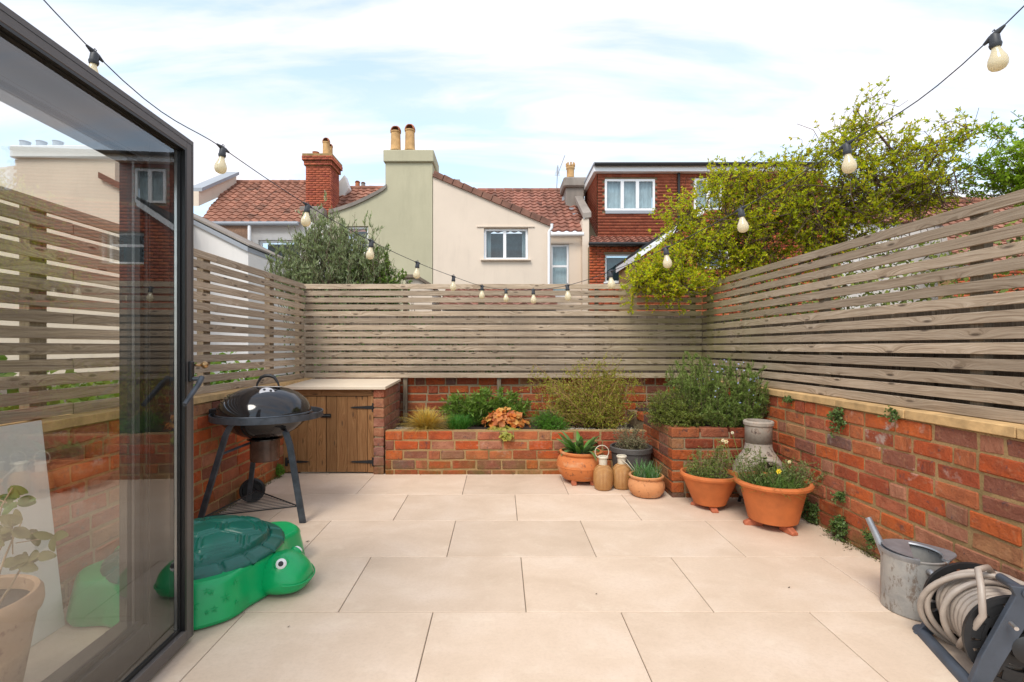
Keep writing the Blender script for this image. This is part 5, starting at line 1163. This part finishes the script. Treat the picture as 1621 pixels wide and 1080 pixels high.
# tulip leaves, individually
t = thing('tulip_plant', (.744, 4.535, .29), 'broad floppy grey green tulip leaves in the big bellied pot', 'plant')
tm = LM('tulip leaf green', [(.13, .22, .07), (.18, .28, .09)], .3); tm2 = LM('bright tulip green', [(.10, .26, .04), (.16, .33, .06)], .35)
for i in range(38):
    a = rng.uniform(0, 2*math.pi); r0 = rng.uniform(.02, .11); dirh = Vector((math.cos(a), math.sin(a), 0)); b = Vector((.744, 4.535, .315))+dirh*r0; up_ = rng.uniform(.7, 2.6); Ln = rng.uniform(.13, .24); sd = Vector((-dirh.y, dirh.x, 0)); rgA = []; m = MB(); tw = rng.uniform(-.6, .6)
    d0 = (dirh+Vector((0, 0, up_))).normalized(); L0 = []; pth = []; p = b.copy()
    for k in range(8):
        s = k/7; d = (d0+Vector((0, 0, -1.5/up_ if up_ < 1 else -.5))*s*s*1.2+dirh*s*.3).normalized(); p = p+d*Ln/7; w = .021*math.sin(min(1, s*.9+.12)*math.pi)**.7+.002; nn = sd.cross(d); s2 = (sd*math.cos(tw*s)+nn*math.sin(tw*s)); pth += [p-s2*w+nn*w*.35, p, p+s2*w+nn*w*.35]
    m.add(pth, [(3*k+j, 3*k+j+1, 3*k+j+4, 3*k+j+3) for k in range(7) for j in (0, 1)]); m.build('leaf', tm if i % 3 else tm2, t, smooth=True)
t = thing('chives', (1.228, 4.13, .2), 'tuft of chives growing in the small squat pot', 'plant')
n = 330; blades(t, disc(n, (1.228, 4.13, .20), .10), cone_dirs(n, .75, .8), rng.uniform(.08, .21, n), .0055, LM('chive green', [(.06, .20, .03), (.10, .26, .05), (.14, .24, .12), (.25, .32, .18)], .2), .25)
n = 300; blades(t, disc(n, (1.228, 4.13, .19), .105), cone_dirs(n, 1.1), rng.uniform(.05, .10, n), .006, LM('grass green', [(.09, .28, .02), (.14, .36, .03)], .25), .4, name='low_blades')
t = thing('heather', (1.214, 4.56, .33), 'half dead brown heather in the dark plastic pot', 'plant')
bush(t, (1.214, 4.56, .31), [((1.214, 4.55, .46), (.17, .15, .13), 1), ((1.22, 4.5, .40), (.12, .12, .06), .4)], 130, 16, .018, .004, LM('dull heather', [(.20, .15, .09), (.28, .22, .13), (.14, .15, .06), (.24, .26, .10)], .1), M['bark_pale'], .0016, start=.3, spread=.9, up=.3, twigs=2, twl=.05)
# pot of wispy green
t = thing('alpine_plant', (1.632, 3.83, .3), 'wispy yellow green seedlings in the left flared pot', 'plant')
bush(t, lambda q: (1.632+(q[0]-1.632)*.6, 3.83+(q[1]-3.83)*.6, .28), [((1.60, 3.83, .33), (.17, .15, .08), 1.2), ((1.58, 3.82, .42), (.16, .12, .12), .5), ((1.72, 3.84, .45), (.06, .08, .14), .5)], 140, 12, .014, .006, LM('wispy green', [(.16, .24, .04), (.24, .32, .06), (.12, .18, .035), (.34, .33, .08)], .3), M['bark_pale'], .0014, start=.35, spread=.95, up=.2, twigs=1, twl=.05)
t = thing('grass_pot_plant', (1.909, 3.44, .33), 'lanky grass with a few small yellow daffodils in the largest flared pot', 'plant')
gm = LM('lanky green', [(.10, .20, .03), (.16, .28, .05), (.22, .30, .07), (.07, .14, .025)], .3)
n = 620; blades(t, disc(n, (1.909, 3.44, .285), .17), cone_dirs(n, .95, .75), rng.uniform(.12, .27, n), .006, gm, .45)
n = 46; blades(t, disc(n, (1.85, 3.46, .285), .13), unit(cone_dirs(n, .9, .8)+np.array([-.35, 0, 0])), rng.uniform(.28, .46, n), .0045, gm, .15, name='long_blades')
bush(t, lambda q: (1.909+(q[0]-1.909)*.5, 3.46, .28), [((1.78, 3.52, .50), (.16, .12, .13), .8), ((2.05, 3.46, .42), (.16, .12, .11), .8), ((2.14, 3.40, .40), (.10, .12, .12), .4), ((1.9, 3.42, .38), (.2, .15, .08), 1)], 60, 13, .019, .006, LM('fine weed green', [(.12, .19, .04), (.20, .27, .07), (.26, .27, .10)], .3), M['bark_pale'], .0014, start=.3, spread=.9, up=.3, twigs=2, twl=.06)
for (x, y, Y, s, c) in ((1149, 699, 3.5, .017, (.75, .62, .36)), (1144, 697, 3.48, .014, (.78, .68, .45)), (1159, 685, 3.5, .012, (.75, .70, .52)), (1249, 731, 3.42, .014, (.80, .72, .40)), (1232, 746, 3.35, .020, (.85, .68, .05))):
    c0 = W(x, y, Y); m = MB(); f_ = plain('petals', c, .6, var=.08, bump=0)
    for k in range(6):
        a = k*math.pi/3; d = Vector((math.cos(a), -.35, math.sin(a))).normalized(); e = Vector((-math.sin(a), 0, math.cos(a)))*s*.42; m.add([c0, c0+d*s*.6+e, c0+d*s*1.1, c0+d*s*.6-e], [(0, 1, 2, 3)])
    q3 = Matrix.Rotation(math.pi/2, 4, 'X'); m.lathe([(s*.3, 0), (s*.38, s*.7)], c0, 10, q3, cap=False); fo = m.build('flower', f_, t); MB().tube([c0, Vector((c0.x*.6+1.9*.4, 3.45, .28))], .002, 5).build('flower_stem', gm, fo)
# wall weeds
wm = LM('wall fern green', [(.07, .14, .03), (.12, .21, .045), (.17, .24, .07), (.05, .09, .02)], .25)
def weed(x, y, Y, r, n, lab, side=XR, mat=None):
    z = CZ+(HZ-y)*Y/F; c = (side-.03*(1 if side > 0 else -1), Y, z); t = thing('wall_fern', c, lab, 'plant', 'weeds rooted in the brick joints')
    bush(t, (side-.003*(1 if side > 0 else -1), Y, z+r*.3), [((c[0], Y, z-r*.2), (.045, r*.9, r), 1)], n, 11, .017, .011, mat or wm, M['bark'], .0012, start=.2, spread=.95, sag=.15, twigs=1, twl=.04, k=4)
for x, y, r, n, lab in ((1288, 808, .11, 60, 'fern cluster at the foot of the right wall just behind the largest pot'), (1335, 832, .10, 60, 'fern cluster at the foot of the right wall midway between pot and watering can'), (1385, 851, .055, 26, 'small fern on the right wall close to the watering can'), (1337, 787, .04, 14, 'small fern growing halfway up the right wall'), (1331, 660, .085, 34, 'pale straggly weed hanging below the coping near the rosemary'), (1253, 632, .035, 12, 'small weed under the coping right beside the rosemary'), (1421, 655, .03, 10, 'tiny weed under the middle of the right coping')):
    weed(x, y, (XR*F)/(x-XV), r, n, lab)
weed(440, 742, 4.66, .06, 30, 'small bright weed at the far foot of the left wall beside the cupboard', XL, LM('bright weed', [(.14, .30, .03), (.20, .38, .05)], .3))
for x, y in ((1311, 850), (1340, 862), (1343, 869)):
    Y = 1008/(y-540); c = ((x-XV)*Y/F, Y, fz(Y)+.004); t = thing('fallen_sprig', c, 'small dead sprig lying on the paving below the wall ferns, '+('farthest of three' if x < 1320 else 'middle one of three' if x == 1340 else 'nearest of three'), 'sprig', 'dead sprigs on the paving'); V, Fc = leafgeo(np.array(c)+rng.normal(size=(24, 3))*np.array([.018, .02, .003]), rng.normal(size=(24, 3))*np.array([1, 1, .3]), rng.uniform(.012, .028, 24), rng.uniform(.003, .009, 24)); nmesh('leaves', V, Fc, LM('dead leaf', [(.12, .09, .04), (.2, .16, .07)], .1), t)
# moss fillet along the wall feet
def moss(x0, y0, y1, side, name_lab):
    n = 1600; yy = rng.uniform(y0, y1, n); q = rng.random(n)**1.8; keep = (np.sin(yy*9)+np.sin(yy*23+1)+.8+rng.normal(size=n)*.5) > 0; yy, q = yy[keep], q[keep]; n = len(yy)
    xx = x0+side*q*.035; zz = fz(yy)+rng.random(n)**2*.035*(1-q); V, Fc = leafgeo(np.stack([xx, yy, zz], 1), rng.normal(size=(n, 3))+np.array([0, 0, .6]), rng.uniform(.006, .014, n), rng.uniform(.004, .008, n)); o = nmesh('moss', V, Fc, LM('moss', [(.10, .11, .02), (.16, .16, .03), (.06, .05, .02)], .1)); o['kind'] = 'stuff'; o['label'] = name_lab; o['category'] = 'moss'
moss(XL, 2.2, 4.7, 1, 'moss along the foot of the left brick wall'); moss(XR, 2.3, 4.0, -1, 'moss and debris along the foot of the right brick wall')
# debris specks and dead leaf
for x, y, s in ((487, 858, .014), (457, 993, .006), (1249, 931, .007), (944, 941, .006)):
    Y = 1008/(y-540); c = Vector(((x-XV)*Y/F, Y, fz(Y)+.002)); m = MB().add([c+Vector((-s, -s*.3, 0)), c+Vector((s*.2, -s*.6, s*.3)), c+Vector((s, s*.2, s*.7)), c+Vector((-s*.1, s*.6, .001))], [(0, 1, 2, 3)]); tag(m.build('dead_leaf', M['soil']), {487: 'curled dead leaf on the paving beside the turtle foot', 457: 'tiny dark speck of leaf on the paving in front of the turtle', 1249: 'tiny leaf fragment on the paving left of the watering can', 944: 'tiny dark leaf crumb in the middle of the paving'}[x], 'leaf', 'leaf fragments on the paving')
# olive bush and dark bush behind the back fence
c = W(530, 430, 6.9); t = thing('olive_tree', (c.x, 6.9, 0), 'silvery olive tree rising behind the left end of the back fence', 'tree')
ob = (c.x, 6.9, .9)
E_ = lambda x, y, Y, rx, ry, w: ((W(x, y, Y).x, Y, W(x, y, Y).z), (rx*Y/F, .45, ry*Y/F), w)
bush(t, lambda q: (c.x+(q[0]-c.x)*.35, 6.9, 1.2), [E_(520, 415, 6.9, 70, 55, 1.4), E_(462, 415, 6.8, 42, 38, .8), E_(510, 362, 6.9, 42, 36, .9), E_(575, 400, 6.9, 42, 44, .7), E_(550, 365, 6.9, 30, 32, .4)], 90, 40, .062, .0125, LM('olive leaves', [(.27, .33, .13), (.37, .43, .20), (.17, .23, .08), (.47, .51, .32), (.28, .35, .09)], .3), M['bark'], .006, start=.35, spread=.55, up=.55, twigs=2, twl=.25, wob=.10)
tag(MB().tube([(c.x, 6.9, -.25), (c.x+.03, 6.9, .6), (c.x, 6.9, 1.3)], [.05, .04, .03], 8).build('trunk', M['bark'], t))
c2 = W(600, 430, 7.1); t = thing('bush', (c2.x, 7.1, 0), 'small dark green bush right of the olive tree behind the back fence', 'shrub')
bush(t, (c2.x, 7.1, .6), [E_(593, 422, 7.1, 34, 36, 1), E_(565, 432, 7.1, 40, 24, .6), E_(618, 438, 7.1, 26, 16, .4)], 130, 30, .034, .018, LM('dark green leaves', [(.12, .23, .025), (.19, .31, .035), (.08, .14, .02), (.28, .36, .06)], .25), M['bark'], .005, start=.5, spread=.85, twigs=2, twl=.18)
# low ivy hedge behind the left fence and greenery behind the back fence
t = thing('ivy_hedge', (-2.75, 3.5, 0), 'bright green ivy seen between the lowest slats of the left fence', 'hedge')
n = 5200; P = np.stack([rng.uniform(-3.2, -2.42, n), rng.uniform(1.0, 5.6, n), np.abs(rng.normal(size=n))*0], 1); P[:, 2] = .15+rng.random(n)**.7*(1.12+.12*np.sin(P[:, 1]*3.1)+.05*np.sin(P[:, 1]*11)-.15); V, Fc = leafgeo(P, rng.normal(size=(n, 3))+np.array([.7, 0, .3]), rng.uniform(.04, .085, n), rng.uniform(.035, .07, n)); tag(nmesh('foliage', V, Fc, LM('ivy leaves', [(.12, .26, .02), (.20, .36, .04), (.07, .16, .015), (.30, .42, .07)], .35), t), kind='stuff')
n = 5000; P = np.stack([rng.uniform(-2.9, -2.5, n), rng.uniform(1.0, 5.5, n), rng.uniform(0, 1.0, n)], 1)
t = thing('garden_shrubs', (-1.2, 6.1, 0), 'dark shrubbery close behind the left half of the back fence', 'shrub')
n = 5200; P = np.stack([rng.uniform(-2.6, .2, n), rng.uniform(5.75, 6.25, n), rng.random(n)*(1.9)], 1); P[:, 2] = P[:, 2]*np.clip(1.02-(P[:, 0]+2.6)*.12+.08*np.sin(P[:, 0]*5), 0, 1); V, Fc = leafgeo(P, rng.normal(size=(n, 3)), rng.uniform(.03, .06, n), rng.uniform(.015, .03, n)); tag(nmesh('foliage', V, Fc, LM('dark shrub leaves', [(.05, .09, .02), (.09, .14, .03), (.14, .18, .05)], .2), t), kind='stuff')  # dark green tones, varied at random per leaf
t = thing('garden_shrubs', (2.9, 4, 0), 'leafy greenery behind the upper slats of the right fence', 'shrub')
n = 12000; P = np.stack([rng.uniform(2.7, 3.3, n), rng.uniform(1.0, 6.2, n), rng.uniform(.9, 2.02, n)], 1); V, Fc = leafgeo(P, rng.normal(size=(n, 3)), rng.uniform(.03, .055, n), rng.uniform(.015, .03, n)); tag(nmesh('foliage', V, Fc, LM('yellow green hedge', [(.17, .23, .03), (.28, .33, .05), (.10, .13, .03), (.12, .08, .05)], .3), t), kind='stuff')
# --- the climber ---
vl = LM('climber leaves', [(.54, .64, .010), (.76, .76, .015), (.34, .50, .012), (.90, .76, .02), (.22, .34, .015), (.76, .46, .03)], .52)
vl2 = LM('fresh climber leaves', [(.30, .48, .02), (.40, .56, .03), (.22, .38, .015)], .42)
vt = thing('climbing_shrub', (3.4, 5.0, 0), 'large tangled yellow green climber billowing over the right fence into the far corner', 'climber')
trunk = [((3.3, 5.3, -.25), (3.2, 5.35, 1.6)), ((3.2, 5.35, 1.6), (2.6, 5.5, 2.4)), ((3.2, 5.35, 1.6), (3.3, 5.1, 2.6)), ((3.3, 5.1, 2.6), (3.9, 4.9, 2.8)), ((2.6, 5.5, 2.4), (1.9, 5.45, 2.35))]
ell = [E_(1040, 430, 5.3, 48, 32, .7), E_(1075, 455, 5.25, 40, 20, .45), E_(1015, 450, 5.2, 26, 22, .3), E_(1100, 395, 5.4, 62, 48, .9), E_(1085, 345, 5.5, 42, 38, .40), E_(1170, 350, 5.4, 75, 70, 1.3), E_(1150, 290, 5.4, 55, 30, .38), E_(1200, 285, 5.3, 45, 32, .38), E_(1180, 415, 5.5, 70, 42, .9), E_(1270, 340, 5.2, 85, 62, 1.3), E_(1265, 285, 5.2, 55, 32, .5), E_(1370, 300, 4.9, 85, 62, 1.3), E_(1345, 235, 4.95, 45, 34, .35), E_(1362, 195, 4.95, 18, 34, .14), E_(1430, 250, 4.9, 60, 38, .5), E_(1500, 225, 4.8, 30, 26, .16), E_(1465, 300, 4.8, 60, 42, .75), E_(1320, 390, 5.2, 80, 45, .8)]
hubs = [np.array(e[0]) for e in ell]
lines = []
for a, b in trunk: lines.append((curve(a, b, 8, .06), .035, .022))
LP = []; LD = []; 
for e in ell:
    c = np.array(e[0]); r = np.array(e[1]); nb = int(37*e[2])+5
    h0 = min(trunk, key=lambda q: np.linalg.norm(np.array(q[1])-c))[1]; lines.append((curve(h0, c, 7, .10), .018, .009))
    for _ in range(nb):
        tip = c+unit(rng.normal(size=(1, 3)))[0]*r*rng.uniform(.45, 1.22); b0 = c+rng.normal(size=3)*r*.28; ln = curve(b0, tip, 9, .14); lines.append((ln, .006, .0022)); br = [(ln, .25)]
        for _ in range(7):
            s = rng.integers(2, 8); d = unit(ln[s]-ln[s-1])+rng.normal(size=3)*.75+np.array([0, 0, .25]); tw_ = curve(ln[s], ln[s]+unit(d)*rng.uniform(.06, .26), 5, .12); lines.append((tw_, .0028, .0014)); br.append((tw_, .15))
        for l_, s0 in br:
            m_ = max(2, int(np.linalg.norm(l_[-1]-l_[0])*24)); u = rng.uniform(s0, 1, m_); u[0] = 1; q = u*(len(l_)-1); i0 = np.minimum(q.astype(int), len(l_)-2); p = l_[i0]+(l_[i0+1]-l_[i0])*(q-i0)[:, None]; d = unit(l_[i0+1]-l_[i0])
            for k in range(5): LP.append(p); LD.append(d*.35+rng.normal(size=p.shape)*.6+np.array([0, 0, .15]))
# drooping strands over the back fence
for x0, y0, x1, y1 in ((1005, 455, 1000, 500), (1030, 460, 1024, 492), (1075, 462, 1078, 500), (1060, 455, 1052, 480), (1012, 440, 985, 455), (1118, 450, 1128, 478)):
    ln = curve(W(x0, y0, 5.3), W(x1, y1, 5.38), 8, .10); lines.append((ln, .003, .0015)); u = rng.uniform(0, 1, 16); q = u*7; i0 = np.minimum(q.astype(int), 6); p = ln[i0]+(ln[i0+1]-ln[i0])*(q-i0)[:, None]
    for k in range(4): LP.append(p); LD.append(rng.normal(size=p.shape)*.6)
P = np.concatenate(LP); D = np.concatenate(LD); n = len(P); sc_ = rng.uniform(.6, 1.2, n); V, Fc = leafgeo(P, D, .034*sc_, .015*sc_, .12); tag(nmesh('foliage', V, Fc, vl, vt), kind='stuff'); print('climber leaves', n)
for _ in range(520):     # bare brown tangle inside
    e = ell[rng.choice([5, 8, 9, 11, 16, 17])]; c = np.array(e[0]); r = np.array(e[1]); a = c+in_ell(1)[0]*r*.9; lines.append((curve(a, a+rng.normal(size=3)*.28, 6, .22), .0042, .002))
V, Fc = tubesgeo(lines); tag(nmesh('branches', V, Fc, M['bark'], vt), kind='stuff')
c = W(1590, 250, 4.4); t = thing('tree', (c.x+.3, 4.4, 0), 'fresh bright green branches reaching in at the right edge above the fence', 'tree')
bush(t, lambda q: (c.x+.45, 4.4, 2.6), [E_(1590, 235, 4.4, 44, 30, .5), E_(1555, 265, 4.4, 30, 24, .45), E_(1600, 285, 4.4, 40, 22, .5), E_(1625, 195, 4.4, 16, 38, .35), E_(1670, 250, 4.4, 50, 60, 1), E_(1560, 225, 4.4, 26, 16, .3), E_(1600, 255, 4.4, 40, 26, .5)], 20, 13, .036, .016, vl2, M['bark'], .005, start=.12, spread=.8, up=.1, twigs=6, twl=.2, cl=2, wob=.05)
MB().tube([(c.x+.45, 4.4, -.25), (c.x+.45, 4.4, 2.6)], [.05, .03], 8).build('trunk', M['bark'], t)
# potted rose behind the door glass
px0, py0 = -1.76, 1.60; M['old_pot'] = m_terra_old('old brown pot', (.33, .20, .12)); t = pot('old terracotta pot with a small leafy plant behind the door glass at the left edge', px0, py0, [(.11, 0), (.13, .01), (.185, .36), (.188, .375), (.198, .38), (.203, .40), (.201, .435), (.190, .45), (.176, .445), (.172, .40)], 'old_pot', .175, .405)
t = thing('potted_plant', (px0, py0, .45), 'thin stemmed plant with brownish green leaves in the pot behind the door glass', 'plant')
gl = LM('bronze green leaf', [(.10, .13, .035), (.18, .13, .05)], .3); gd = LM('dark glossy leaf', [(.07, .16, .03), (.10, .20, .04)], .3)
def bigleaf(c, d, up_, Ln, w, mat):
    d = Vector(d).normalized(); s = d.cross(Vector(up_)).normalized(); nn = s.cross(d); m = MB(); V = []
    for k in range(7):
        q = k/6; ww = w*math.sin(min(.98, q*.86+.10)*math.pi)**.8; p = Vector(c)+d*Ln*q-nn*Ln*.18*q*q; V += [p-s*ww+nn*ww*.25, p, p+s*ww+nn*ww*.25]
    m.add(V, [(3*k+j, 3*k+j+1, 3*k+j+4, 3*k+j+3) for k in range(6) for j in (0, 1)]); return m.build('leaf', mat, t, smooth=True)
for (sx, sy), lv in (((8, 930), [(35, 825), (60, 845), (85, 850), (20, 838)]), ((4, 930), [(45, 885), (62, 880), (30, 892)]), ((-10, 930), [(15, 772), (-5, 790), (28, 795)]), ((-15, 930), [(5, 838), (-10, 850)])):
    Yp = 1.58; sx -= 14; a = W(sx, sy+40, Yp); e = W(lv[0][0], lv[0][1], Yp); sm = MB().tube([tuple(p) for p in curve(a, e, 7, .05)], [.004, .004, .0035, .003, .003, .0025, .002], 6).build('stem', M['bark_pale'], t, smooth=True)
    for i, (x, y) in enumerate(lv):
        p = W(x, y, Yp+random.uniform(-.05, .05))
        for k in range(3): bigleaf(p, (random.uniform(-1, 1), random.uniform(-.5, .5), random.uniform(-.5, .35)), (random.uniform(-.4, .4), -1, random.uniform(.2, .8)), random.uniform(.045, .065), random.uniform(.013, .018), gl if sy and lv[0][1] > 800 else gd)
        if i: MB().tube([tuple(e.lerp(a, .12*i)), tuple(p)], .002, 5).build('twig', M['bark_pale'], sm)
# one spare weed tuft outside the cupboard
for o in bpy.data.objects:
    if o.type == 'EMPTY' and not o.children and not o.parent: bpy.data.objects.remove(o)
